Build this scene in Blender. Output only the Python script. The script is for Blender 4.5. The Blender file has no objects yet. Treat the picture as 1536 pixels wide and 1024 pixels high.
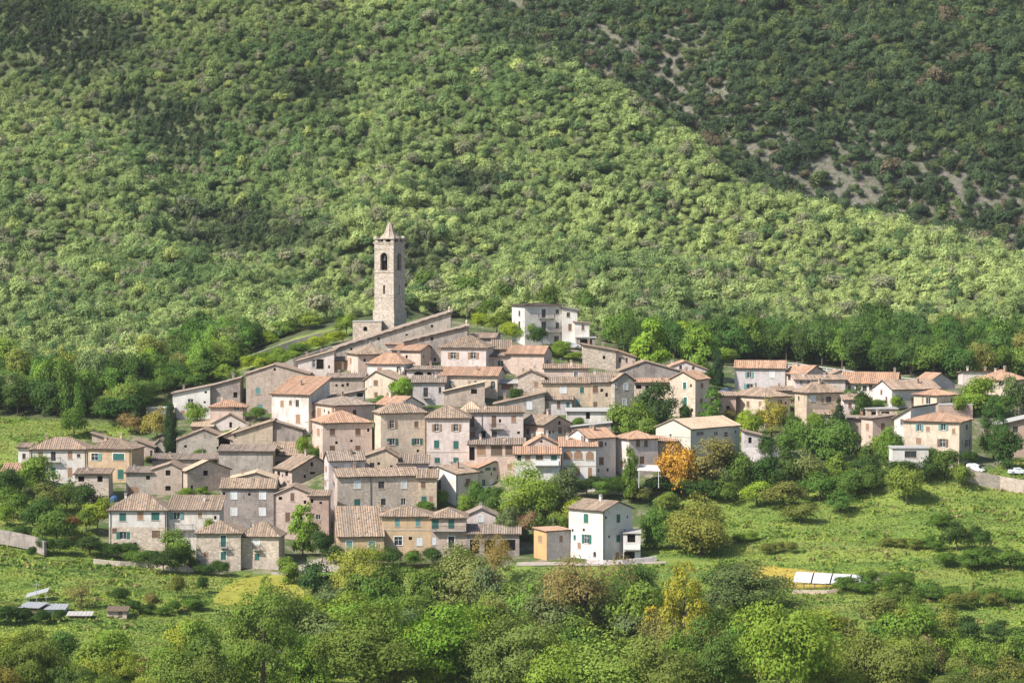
import bpy, math, random
import numpy as np
from mathutils import Vector, noise as mnoise

HAZE = 0.000035
random.seed(7); RNG = np.random.default_rng(7)
SC = bpy.context.scene
COL = SC.collection
R = math.radians

# ------------------------------------------------------------------ camera model
F = 4200.0; ZC = 100.0; PITCH = R(2.0); CP, SP = math.cos(PITCH), math.sin(PITCH)
def ray(u, v):
    cx, cy = (u-768.0)/F, (512.0-v)/F
    return Vector((cx, CP+cy*SP, -SP+cy*CP))
def at(u, v, Y):
    d = ray(u, v); return Vector((0, 0, ZC)) + d*(Y/d.y)
def v_of(y, z):
    zz = z-ZC
    return 512.0 - F*((zz*CP+y*SP)/(y*CP-zz*SP))
def u_of(x, y, z=60.0):
    zz = z-ZC
    return 768.0 + F*x/(y*CP-zz*SP)

cam_d = bpy.data.cameras.new('camera'); cam = bpy.data.objects.new('camera', cam_d); COL.objects.link(cam)
cam.location = (0, 0, ZC); cam.rotation_euler = (R(90)-PITCH, 0, 0)
cam_d.sensor_width = 36; cam_d.lens = F/1536*36; cam_d.clip_start = 1; cam_d.clip_end = 6000
SC.camera = cam

# ------------------------------------------------------------------ light
SUN_DIR = Vector((-0.62, -0.42, 0.72)).normalized()      # towards the sun
w = bpy.data.worlds.new('World'); SC.world = w; w.use_nodes = True
nt = w.node_tree; bg = nt.nodes['Background']
sky = nt.nodes.new('ShaderNodeTexSky'); sky.sky_type = 'NISHITA'; sky.sun_disc = False
sky.sun_elevation = math.asin(SUN_DIR.z); sky.sun_rotation = math.atan2(SUN_DIR.x, SUN_DIR.y)
nt.links.new(sky.outputs[0], bg.inputs[0]); bg.inputs[1].default_value = 0.10
sd = bpy.data.lights.new('sun', 'SUN'); sd.energy = 4.6; sd.angle = R(0.5); sd.color = (1, 0.95, 0.87)
so = bpy.data.objects.new('sun', sd); COL.objects.link(so); so.location = (-300, 200, 400)
so.rotation_euler = SUN_DIR.to_track_quat('Z', 'Y').to_euler()
SC.view_settings.view_transform = 'Standard'; SC.view_settings.look = 'None'
SC.view_settings.exposure = 0.74; SC.view_settings.gamma = 1

# ------------------------------------------------------------------ object helpers
def tag(o, label=None, cat=None, group=None, kind=None):
    if label: o['label'] = label
    if cat: o['category'] = cat
    if group: o['group'] = group
    if kind: o['kind'] = kind
    return o
def empty(name, loc, rz=0.0):
    o = bpy.data.objects.new(name, None); COL.objects.link(o)
    o.location = loc; o.rotation_euler = (0, 0, rz); o.empty_display_size = 1.0
    return o
class MB:
    def __init__(s): s.v = []; s.f = []; s.m = []; s.uv = []
    def face(s, pts, m=0, uv=None):
        b = len(s.v); s.v.extend([tuple(p) for p in pts]); s.f.append(list(range(b, b+len(pts)))); s.m.append(m)
        s.uv.extend(uv if uv else [(p[0]+p[1], p[2]) for p in pts])
    def box(s, x0, x1, y0, y1, z0, z1, m=0):
        if x0 > x1: x0, x1 = x1, x0
        if y0 > y1: y0, y1 = y1, y0
        p = [(x0,y0,z0),(x1,y0,z0),(x1,y1,z0),(x0,y1,z0),(x0,y0,z1),(x1,y0,z1),(x1,y1,z1),(x0,y1,z1)]
        for q in ((3,2,1,0),(4,5,6,7),(0,1,5,4),(1,2,6,5),(2,3,7,6),(3,0,4,7)): s.face([p[i] for i in q], m)
    def obox(s, o, ax, ay, az, m=0):      # box from a corner and three edge vectors
        o = Vector(o); ax = Vector(ax); ay = Vector(ay); az = Vector(az)
        p = [o, o+ax, o+ax+ay, o+ay, o+az, o+ax+az, o+ax+ay+az, o+ay+az]
        for q in ((3,2,1,0),(4,5,6,7),(0,1,5,4),(1,2,6,5),(2,3,7,6),(3,0,4,7)): s.face([p[i] for i in q], m)
    def tube(s, p, q, r0, r1=None, n=7, m=0, cap=True):
        p = Vector(p); q = Vector(q); r1 = r0 if r1 is None else r1
        d = (q-p).normalized(); a = d.orthogonal().normalized(); b = d.cross(a)
        A = [p+(a*math.cos(2*math.pi*i/n)+b*math.sin(2*math.pi*i/n))*r0 for i in range(n)]
        B = [q+(a*math.cos(2*math.pi*i/n)+b*math.sin(2*math.pi*i/n))*r1 for i in range(n)]
        for i in range(n): s.face([A[i], A[(i+1)%n], B[(i+1)%n], B[i]], m)
        if cap: s.face(A[::-1], m); s.face(B, m)
    def build(s, name, mats, parent=None, loc=None):
        me = bpy.data.meshes.new(name); me.from_pydata(s.v, [], s.f)
        if not isinstance(mats, (list, tuple)): mats = [mats]
        for x in mats: me.materials.append(x)
        me.polygons.foreach_set('material_index', s.m)
        uvl = me.uv_layers.new(name='UVMap'); uvl.data.foreach_set('uv', np.array(s.uv, dtype=np.float32).ravel())
        me.update()
        o = bpy.data.objects.new(name, me); COL.objects.link(o)
        if parent: o.parent = parent
        if loc: o.location = loc
        return o

# ------------------------------------------------------------------ materials
class NB:
    def __init__(s, name):
        s.mat = bpy.data.materials.new(name); s.mat.use_nodes = True; s.t = s.mat.node_tree
        s.b = s.t.nodes['Principled BSDF']; s.b.inputs['Roughness'].default_value = 0.9
        s.b.inputs['Specular IOR Level'].default_value = 0.2
        s.out = s.t.nodes['Material Output']
    def n(s, typ, **kw):
        x = s.t.nodes.new(typ)
        for k, val in kw.items():
            if k.startswith('i_'):
                key = k[2:]; key = int(key) if key.isdigit() else key.replace('_', ' ')
                s.put(x.inputs[key], val)
            else: setattr(x, k, val)
        return x
    def put(s, inp, val):
        if hasattr(val, 'is_output'): s.t.links.new(val, inp)
        elif isinstance(val, tuple) and len(val) == 3 and inp.type == 'RGBA': inp.default_value = (*val, 1)
        else: inp.default_value = val
    def mix(s, fac, a, b, mode='MIX'):
        x = s.t.nodes.new('ShaderNodeMix'); x.data_type = 'RGBA'; x.blend_type = mode
        s.put(x.inputs[0], fac); s.put(x.inputs[6], a); s.put(x.inputs[7], b); return x.outputs[2]
    def math(s, op, a, b=None, c=None):
        x = s.t.nodes.new('ShaderNodeMath'); x.operation = op; s.put(x.inputs[0], a)
        if b is not None: s.put(x.inputs[1], b)
        if c is not None: s.put(x.inputs[2], c)
        return x.outputs[0]
    def ramp(s, f, lo, hi):
        x = s.t.nodes.new('ShaderNodeMapRange'); s.put(x.inputs[0], f); x.inputs[1].default_value = lo; x.inputs[2].default_value = hi
        return x.outputs[0]
    def noise(s, vec, scale, detail=4, rough=0.6):
        x = s.t.nodes.new('ShaderNodeTexNoise'); x.inputs['Scale'].default_value = scale; x.inputs['Detail'].default_value = detail
        x.inputs['Roughness'].default_value = rough
        if vec is not None: s.t.links.new(vec, x.inputs['Vector'])
        return x.outputs[0]
    def objvec(s, sc=(1,1,1)):
        tc = s.n('ShaderNodeTexCoord'); oi = s.n('ShaderNodeObjectInfo')
        off = s.n('ShaderNodeVectorMath', operation='MULTIPLY_ADD')
        s.t.links.new(oi.outputs['Location'], off.inputs[0]); off.inputs[1].default_value = (1.37, 0.73, 0.0)
        s.t.links.new(tc.outputs['Object'], off.inputs[2])
        m = s.n('ShaderNodeMapping'); m.inputs['Scale'].default_value = sc
        s.t.links.new(off.outputs[0], m.inputs[0]); return m.outputs[0]
    def bump(s, h, strength=0.4, dist=0.05):
        x = s.n('ShaderNodeBump'); x.inputs['Strength'].default_value = strength; x.inputs['Distance'].default_value = dist
        s.t.links.new(h, x.inputs['Height']); s.t.links.new(x.outputs[0], s.b.inputs['Normal'])
    def color(s, c): s.put(s.b.inputs['Base Color'], c); return s.mat

def dk(c, k): return tuple(x*k for x in c)
def wall_mat(name, base, stain, stone=0.0, dirt=0.5, mortar=(0.42,0.36,0.30)):
    B = NB(name); ov = B.objvec()
    big = B.noise(ov, 0.32, 5, 0.62); mid = B.noise(B.objvec((1.6,1.6,0.3)), 0.9, 7, 0.75); fine = B.noise(ov, 3.2, 5, 0.7)
    c = B.mix(B.ramp(big, 0.42, 0.66), base, tuple(0.38*x+0.62*y for x, y in zip(base, stain)))
    c = B.mix(B.math('MULTIPLY', B.ramp(mid, 0.47, 0.66), min(1.0, dirt*1.15)), c, stain)
    c = B.mix(B.math('MULTIPLY', B.ramp(fine, 0.35, 0.75), 0.40), c, dk(base, 0.66))
    h = fine
    if stone > 0:
        vo = B.n('ShaderNodeTexVoronoi'); vo.inputs['Scale'].default_value = 2.1; vo.inputs['Randomness'].default_value = 0.9
        B.t.links.new(B.objvec((1,1,1.7)), vo.inputs['Vector'])
        hs = B.n('ShaderNodeSeparateColor'); B.t.links.new(vo.outputs['Color'], hs.inputs[0])
        sc_ = B.mix(hs.outputs[0], dk(base, 0.55), tuple(min(.8, x*1.25) for x in base))
        sc_ = B.mix(B.math('MULTIPLY', hs.outputs[1], 0.3), sc_, (0.30,0.22,0.16))
        ed = B.n('ShaderNodeTexVoronoi', feature='DISTANCE_TO_EDGE'); ed.inputs['Scale'].default_value = 2.1; ed.inputs['Randomness'].default_value = 0.9
        B.t.links.new(B.objvec((1,1,1.7)), ed.inputs['Vector'])
        sc_ = B.mix(B.ramp(ed.outputs['Distance'], 0.09, 0.02), sc_, mortar)
        patch = B.noise(ov, 0.5, 4, 0.6)
        c = B.mix(B.math('MULTIPLY', B.ramp(patch, 0.50-0.25*stone, 0.58-0.2*stone), min(1, 0.5+0.5*stone)), c, sc_)
        h = B.math('ADD', fine, B.math('MULTIPLY', B.ramp(ed.outputs['Distance'], 0.0, 0.12), 0.8*stone))
    B.bump(h, 0.45, 0.05); return B.color(c)
def tile_mat(name, c1, c2, c3, moss=0.25):
    B = NB(name); uv = B.n('ShaderNodeUVMap').outputs[0]
    mp = B.n('ShaderNodeMapping'); mp.inputs['Scale'].default_value = (1/0.46, 1/0.42, 1); B.t.links.new(uv, mp.inputs[0])
    fl = B.n('ShaderNodeVectorMath', operation='FLOOR'); B.t.links.new(mp.outputs[0], fl.inputs[0])
    wn = B.n('ShaderNodeTexWhiteNoise', noise_dimensions='2D'); B.t.links.new(fl.outputs[0], wn.inputs['Vector'])
    ov = B.objvec(); big = B.noise(ov, 0.45, 5, 0.65)
    sp = B.n('ShaderNodeSeparateColor'); B.t.links.new(wn.outputs['Color'], sp.inputs[0])
    fx = B.n('ShaderNodeSeparateXYZ'); B.t.links.new(fl.outputs[0], fx.inputs[0]); wc = B.n('ShaderNodeTexWhiteNoise', noise_dimensions='1D'); B.t.links.new(fx.outputs[0], wc.inputs['W'])
    c = B.mix(B.math('ADD', B.math('MULTIPLY', sp.outputs[0], 0.5), B.math('MULTIPLY', wc.outputs['Value'], 0.5)), c1, c2)
    c = B.mix(B.math('MULTIPLY', B.math('GREATER_THAN', wc.outputs['Value'], 0.62), 0.55), c, c3)
    c = B.mix(B.math('MULTIPLY', B.math('GREATER_THAN', sp.outputs[1], 0.84), 0.7), c, c3)
    c = B.mix(B.math('MULTIPLY', B.ramp(big, 0.50, 0.72), moss*2), c, (0.235,0.205,0.165))
    c = B.mix(B.math('MULTIPLY', B.ramp(B.noise(ov, 2.5, 4, .7), 0.45, 0.75), 0.45), c, dk(c1, 0.55))
    fr = B.n('ShaderNodeSeparateXYZ'); B.t.links.new(mp.outputs[0], fr.inputs[0])
    B.bump(B.math('FRACT', fr.outputs[1]), 0.5, 0.06); return B.color(c)
def flat_mat(name, c, rough=0.7, var=0.25, spec=0.3, scale=2.0, metal=0.0):
    B = NB(name); B.b.inputs['Roughness'].default_value = rough; B.b.inputs['Specular IOR Level'].default_value = spec
    B.b.inputs['Metallic'].default_value = metal
    return B.color(B.mix(B.math('MULTIPLY', B.ramp(B.noise(B.objvec(), scale, 5, .65), 0.35, 0.7), var*2), c, dk(c, 0.55)))

WM = {
 'W': wall_mat('white_plaster', (0.67,0.64,0.60), (0.44,0.37,0.31), 0, 0.45),
 'V': wall_mat('worn_white_plaster', (0.70,0.65,0.59), (0.34,0.28,0.24), 0, 0.9),
 'C': wall_mat('cream_plaster', (0.66,0.545,0.425), (0.37,0.285,0.22), 0.08, 0.7),
 'P': wall_mat('pink_plaster', (0.64,0.49,0.41), (0.38,0.28,0.23), 0.10, 0.75),
 'R': wall_mat('rose_plaster', (0.68,0.575,0.53), (0.42,0.34,0.30), 0.06, 0.65),
 'O': wall_mat('ochre_plaster', (0.58,0.41,0.245), (0.36,0.26,0.18), 0.12, 0.8),
 'Q': wall_mat('orange_plaster', (0.62,0.355,0.16), (0.42,0.25,0.14), 0, 0.4),
 'T': wall_mat('tan_plaster', (0.56,0.445,0.325), (0.27,0.21,0.16), 0.25, 0.9),
 'S': wall_mat('rubble_stone', (0.54,0.45,0.375), (0.27,0.215,0.18), 0.45, 0.8),
 'X': wall_mat('pale_rubble_stone', (0.60,0.50,0.40), (0.34,0.27,0.22), 0.7, 0.5),
 'G': wall_mat('grey_render', (0.43,0.38,0.325), (0.18,0.155,0.13), 0.22, 1.0),
 'B': wall_mat('brown_render', (0.50,0.395,0.325), (0.24,0.18,0.15), 0.22, 0.95),
 'K': wall_mat('dark_render', (0.33,0.285,0.26), (0.14,0.115,0.105), 0.15, 0.9),
 'L': wall_mat('lavender_plaster', (0.57,0.515,0.51), (0.36,0.31,0.295), 0.06, 0.75),
 'E': wall_mat('pale_green_plaster', (0.54,0.53,0.45), (0.38,0.37,0.31), 0, 0.45),
 'Z': wall_mat('tower_stone', (0.52,0.45,0.375), (0.27,0.225,0.19), 1.0, 0.8, (0.36,0.31,0.26)),
 'I': wall_mat('brick_pink_plaster', (0.50,0.345,0.275), (0.31,0.22,0.18), 0.2, 0.7),
}
TM = {
 'o': tile_mat('orange_tiles', (0.41,0.235,0.15), (0.51,0.335,0.225), (0.25,0.155,0.105), 0.20),
 't': tile_mat('tan_tiles', (0.275,0.195,0.138), (0.44,0.33,0.24), (0.14,0.105,0.08), 0.42),
 'b': tile_mat('brown_tiles', (0.31,0.215,0.155), (0.44,0.325,0.24), (0.16,0.118,0.088), 0.35),
 'd': tile_mat('dark_tiles', (0.26,0.20,0.16), (0.40,0.31,0.245), (0.14,0.11,0.085), 0.45),
 'y': tile_mat('straw_tiles', (0.48,0.37,0.255), (0.57,0.445,0.32), (0.38,0.27,0.18), 0.15),
 'g': flat_mat('grey_slab', (0.42,0.40,0.37), 0.85),
}
M = {
 'glass': flat_mat('window_glass', (0.035,0.045,0.05), 0.25, 0.3, 0.5),
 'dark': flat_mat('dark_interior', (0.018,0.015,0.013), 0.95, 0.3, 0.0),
 'stonefr': flat_mat('stone_frame', (0.50,0.44,0.37), 0.9, 0.2),
 'white': flat_mat('white_paint', (0.74,0.73,0.70), 0.6, 0.12),
 'brown': flat_mat('brown_shutter', (0.20,0.12,0.08), 0.7, 0.25),
 'lbrown': flat_mat('faded_brown_shutter', (0.36,0.22,0.14), 0.75, 0.25),
 'green': flat_mat('green_shutter', (0.035,0.14,0.115), 0.6, 0.2),
 'teal': flat_mat('teal_shutter', (0.15,0.30,0.29), 0.65, 0.2),
 'pale': flat_mat('pale_shutter', (0.66,0.68,0.68), 0.6, 0.15),
 'blue': flat_mat('blue_paint', (0.05,0.12,0.24), 0.5, 0.2),
 'iron': flat_mat('dark_iron', (0.035,0.033,0.032), 0.6, 0.2, 0.4),
 'brick': flat_mat('chimney_brick', (0.40,0.26,0.19), 0.9, 0.4, 0.2, 4),
 'conc': flat_mat('concrete', (0.42,0.39,0.36), 0.9, 0.3),
 'wood': flat_mat('old_timber', (0.16,0.115,0.08), 0.85, 0.3),
 'tin': flat_mat('tin_sheet', (0.33,0.335,0.34), 0.5, 0.2, 0.4),
 'canvas': flat_mat('white_canvas', (0.50,0.50,0.52), 0.8, 0.12),
 'red': flat_mat('dull_red_paint', (0.30,0.05,0.045), 0.6, 0.2),
 'rubber': flat_mat('tyre_rubber', (0.02,0.02,0.02), 0.8, 0.2),
 'under': flat_mat('eave_boards', (0.085,0.062,0.048), 0.9, 0.3),
 'bark': flat_mat('bark', (0.13,0.10,0.075), 0.95, 0.4, 0.1, 3),
 'carwhite': flat_mat('white_car_paint', (0.75,0.75,0.76), 0.25, 0.03, 0.5),
 'carblue': flat_mat('blue_car_paint', (0.10,0.16,0.26), 0.25, 0.05, 0.5),
}
# ------------------------------------------------------------------ terrain (a height field in plan: bearing x distance)
YR = [430,480,520,560,600,640,680,720,780,900,1100,1400]
CT = {
 -500:[1060,985,905,820,750,675,612,572,522,390,90,-250],
 0:   [1060,985,905,815,745,665,607,570,520,385,70,-280],
 150: [1070,990,910,830,750,668,600,560,515,375,50,-300],
 300: [1085,1000,925,850,760,670,590,545,505,365,40,-320],
 450: [1095,1005,930,850,740,630,545,505,488,350,20,-340],
 590: [1100,1010,930,850,729,611,510,490,480,335,10,-350],
 700: [1100,1010,930,850,735,620,525,500,478,340,10,-350],
 850: [1095,1010,930,850,745,640,550,507,478,345,20,-340],
 1000:[1090,1005,920,838,735,652,585,545,505,370,40,-330],
 1150:[1080,995,900,810,720,650,592,555,520,395,60,-300],
 1300:[1075,985,890,798,715,655,602,565,530,405,80,-280],
 1450:[1070,980,885,790,715,660,605,568,532,410,95,-260],
 1600:[1070,980,885,790,715,660,605,570,535,415,100,-250],
 2100:[1070,980,885,790,715,660,605,570,535,415,100,-250]}
GU = np.arange(-700, 2237, 11.0); GYn = [40,120,220,320,380]
GY = np.concatenate([np.array([40,80,120,170,220,270,320,370,400]), np.arange(420, 1101, 3.5), np.arange(1110, 1500, 15)])
def z_from_v(v, Y):
    cy = (512.0-v)/F; return ZC + Y*(-SP+cy*CP)/(CP+cy*SP)
cu = sorted(CT)
tab = np.zeros((len(cu), len(YR)))
for i, c in enumerate(cu):
    for j, y in enumerate(YR): tab[i, j] = z_from_v(CT[c][j], y)
near_z = {40: 88, 120: 64, 220: 38, 320: 24, 380: 22}
Yk = np.array([40,120,220,320,380]+YR, float)
GZ = np.zeros((len(GU), len(GY)))
ct2 = np.zeros((len(GU), len(Yk)))
for j in range(len(Yk)):
    colv = np.full(len(cu), near_z[int(Yk[j])]) if j < 5 else tab[:, j-5]
    ct2[:, j] = np.interp(GU, cu, colv)
for i in range(len(GU)): GZ[i] = np.interp(GY, Yk, ct2[i])
GZ[:, -1] = GZ[:, -2]+6
def smooth(a, ax, n):
    for _ in range(n):
        b = a.copy()
        sl = [slice(None)]*2; lo = sl.copy(); hi = sl.copy(); mid = sl.copy()
        mid[ax] = slice(1, -1); lo[ax] = slice(0, -2); hi[ax] = slice(2, None)
        b[tuple(mid)] = 0.25*a[tuple(lo)]+0.5*a[tuple(mid)]+0.25*a[tuple(hi)]
        a = b
    return a
GZ = smooth(smooth(GZ, 0, 14), 1, 6)
def gz_uy(u, y):
    fi = np.clip((u-GU[0])/11.0, 0, len(GU)-1.001); i = int(fi); a = fi-i
    j = int(np.clip(np.searchsorted(GY, y)-1, 0, len(GY)-2)); b = (y-GY[j])/(GY[j+1]-GY[j])
    return (GZ[i,j]*(1-a)+GZ[i+1,j]*a)*(1-b)+(GZ[i,j+1]*(1-a)+GZ[i+1,j+1]*a)*b
def gz(x, y):
    return gz_uy(768+F*x/y, y)
def y_at(u, v, y0=400.0):           # nearest distance at which the ground is seen at (u, v)
    y = y0; pv = v_of(y, gz_uy(u, y))
    while y < 1480:
        y += 2.0; nv = v_of(y, gz_uy(u, y))
        if nv <= v: return y-2.0*(v-nv)/max(pv-nv, 1e-6)
        pv = nv
    return 1480.0
# relief of the mountain: a spur with a gully behind it on the right, a wooded gully on the left
def poly_xy(pts):
    out = []
    for u, v in pts:
        y = y_at(u, v); out.append(((u-768)/F*y, y))
    return np.array(out)
def seg_dist(px, py, pl):
    d = np.full(px.shape, 1e9)
    for (x0, y0), (x1, y1) in zip(pl[:-1], pl[1:]):
        dx, dy = x1-x0, y1-y0; t = np.clip(((px-x0)*dx+(py-y0)*dy)/(dx*dx+dy*dy), 0, 1)
        d = np.minimum(d, np.hypot(px-x0-t*dx, py-y0-t*dy))
    return d
GX = (GU[:, None]-768)/F*GY[None, :]; GYY = np.repeat(GY[None, :], len(GU), 0)
crest = [(560,-90),(680,-5),(770,50),(850,100),(930,140),(1000,180),(1100,265),(1200,295),(1350,335),(1536,375),(1800,420)]
cu_, cy_ = [], []
for u, v in crest: cu_.append(u); cy_.append(y_at(u, v))
YC_ = np.interp(GU, cu_, cy_)[:, None]
sideR = np.clip((GU-620)/120, 0, 1)[:, None]
dd = GYY-YC_
dip = 24*np.exp(-((dd-58)/46)**2)*sideR*(dd > -60)
gl = poly_xy([(-60,60),(60,120),(180,150),(270,215),(320,290),(370,365),(470,385),(560,392)])
dip2 = 16*np.exp(-(seg_dist(GX, GYY, gl)/20)**2)
gl2 = poly_xy([(690,470),(740,330),(700,200),(560,60),(500,-40)])
dip3 = 9*np.exp(-(seg_dist(GX, GYY, gl2)/18)**2)
GZ = GZ-dip-dip2-dip3
for i in range(len(GU)):
    for j in range(len(GY)):
        x, y = GX[i, j], GY[j]
        k = min(max((y-700)/120, 0), 1)
        if k > 0: GZ[i, j] += k*(8.5*mnoise.noise((x/55, y/80, 1.3))+3.6*mnoise.noise((x/22, y/30, 7.1)))
        if y < 640: GZ[i, j] += 0.7*mnoise.noise((x/14, y/11, 3.3))
UVIEW = lambda x, y: 768+F*x/y
FLU = [-500,0,190,240,300,370,440,500,560,620,700,760,880,950,1000,1100,1150,1300,1440,1536,2200]
FLV = [622,622,630,600,575,532,503,486,476,474,484,492,506,536,538,546,540,560,572,566,566]
def forest_v(u): return float(np.interp(u, FLU, FLV))
V_OUT = [(30,735),(110,742),(160,838),(300,862),(420,860),(500,850),(640,846),(780,848),(960,846),(965,800),(1000,735),(1180,705),(1330,700),(1480,705),(1560,680),(1560,560),(1300,555),(1090,545),(960,530),(880,505),(760,500),(690,480),(560,480),(480,520),(380,548),(250,590),(200,650),(30,670)]
def inside(u, v, P):
    c = False; n = len(P); j = n-1
    for i in range(n):
        if (P[i][1] > v) != (P[j][1] > v) and u < (P[j][0]-P[i][0])*(v-P[i][1])/(P[j][1]-P[i][1])+P[i][0]: c = not c
        j = i
    return c
# ------------------------------------------------------------------ house builder
def clip_poly(poly, a, b, c):        # keep a*x+b*y<=c
    out = []
    for i in range(len(poly)):
        p, q = poly[i-1], poly[i]; dp = a*p[0]+b*p[1]-c; dq = a*q[0]+b*q[1]-c
        if (dp < 0) != (dq < 0) and abs(dp-dq) > 1e-12:
            t = dp/(dp-dq); out.append((p[0]+(q[0]-p[0])*t, p[1]+(q[1]-p[1])*t))
        if dq <= 0: out.append(q)
    return out
def clip_rect(x0, x1, y0, y1, poly):
    r = [(x0,y0),(x1,y0),(x1,y1),(x0,y1)]
    n = len(poly)
    for i in range(n):
        p, q = poly[i], poly[(i+1) % n]          # counter-clockwise
        ex, ey = q[0]-p[0], q[1]-p[1]
        if abs(ex)+abs(ey) < 1e-9: continue
        r = clip_poly(r, ey, -ex, ey*p[0]-ex*p[1])
        if len(r) < 3: return None
    return r
def wall_face(mb, poly, holes, T, nin, depth=0.2, m=0):
    smin = min(p[0] for p in poly); smax = max(p[0] for p in poly); tmin = min(p[1] for p in poly); tmax = max(p[1] for p in poly)
    xs = sorted(set([smin, smax]+[h[0] for h in holes]+[h[1] for h in holes]))
    ys = sorted(set([tmin, tmax]+[h[2] for h in holes]+[h[3] for h in holes]))
    for i in range(len(xs)-1):
        for j in range(len(ys)-1):
            mx, my = (xs[i]+xs[i+1])/2, (ys[j]+ys[j+1])/2
            if any(h[0] < mx < h[1] and h[2] < my < h[3] for h in holes): continue
            r = clip_rect(xs[i], xs[i+1], ys[j], ys[j+1], poly)
            if r: mb.face([T(*p) for p in r], m)
    for s0, s1, t0, t1 in holes:
        c = [(s0,t0),(s1,t0),(s1,t1),(s0,t1)]
        for k in range(4):
            p, q = c[k], c[(k+1) % 4]
            mb.face([T(*p)+nin*0, T(*q), T(*q)+nin*depth, T(*p)+nin*depth], m)
def tile_plane(mb, poly, per=0.48, amp=0.17, seed=0.0, corr=True, th=0.13):
    P = [Vector(p) for p in poly]
    n = Vector((0,0,0))
    for i in range(len(P)): n += P[i-1].cross(P[i])
    n.normalize()
    if n.z < 0: n = -n; P = P[::-1]
    up = Vector((0,0,1)); et = (up-n*up.dot(n))
    if et.length < 1e-3: et = Vector((0,1,0))
    et.normalize(); es = et.cross(n).normalized()
    o = P[0]; pl = [((p-o).dot(es), (p-o).dot(et)) for p in P]
    smin = min(p[0] for p in pl); smax = max(p[0] for p in pl)
    ns = max(2, int((smax-smin)/(per/4))) if corr else 1
    prev = None
    for i in range(ns+1):
        s = smin+(smax-smin)*min(max(i/ns, 1e-4), 1-1e-4)
        ts = []
        for k in range(len(pl)):
            a, b = pl[k-1], pl[k]
            if (a[0]-s)*(b[0]-s) <= 0 and abs(a[0]-b[0]) > 1e-9: ts.append(a[1]+(b[1]-a[1])*(s-a[0])/(b[0]-a[0]))
        if len(ts) < 2: prev = None; continue
        t0, t1 = min(ts), max(ts)
        h = amp*(abs(math.sin(math.pi*s/per))**0.7) if corr else 0.0
        sag = 0.04*math.sin(s*0.9+seed)
        p0 = o+es*s+et*t0+n*h; p1 = o+es*s+et*t1+n*h; pm = (p0+p1)/2-n*abs(sag)
        tm = (t0+t1)/2
        cur = (p0, pm, p1, s+seed, t0+seed, tm+seed, t1+seed)
        if prev:
            mb.face([prev[0], cur[0], cur[1], prev[1]], 0, [(prev[3],prev[4]),(cur[3],cur[4]),(cur[3],cur[5]),(prev[3],prev[5])])
            mb.face([prev[1], cur[1], cur[2], prev[2]], 0, [(prev[3],prev[5]),(cur[3],cur[5]),(cur[3],cur[6]),(prev[3],prev[6])])
        prev = cur
    dn = Vector((0,0,-th)); 
    mb.face([p+dn for p in P[::-1]], 1)
    for k in range(len(P)): mb.face([P[k-1]+dn, P[k]+dn, P[k]+n*0.02, P[k-1]+n*0.02], 1)
def ridge_cap(mb, p, q, r=0.16):
    p = Vector(p); q = Vector(q); d = q-p
    if d.length < 0.3: return
    a = Vector((-d.y, d.x, 0)).normalized()*r
    n = max(1, int(d.length/0.5))
    for i in range(n):
        A = p+d*(i/n); Bq = p+d*((i+0.96)/n); u1 = Vector((0,0,0.13)); u2 = Vector((0,0,0.09)); lo = Vector((0,0,-0.06))
        mb.face([A-a+lo, Bq-a+lo, Bq+u2, A+u1]); mb.face([A+u1, Bq+u2, Bq+a+lo, A+a+lo]); mb.face([A-a+lo, A+u1, A+a+lo])

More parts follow.
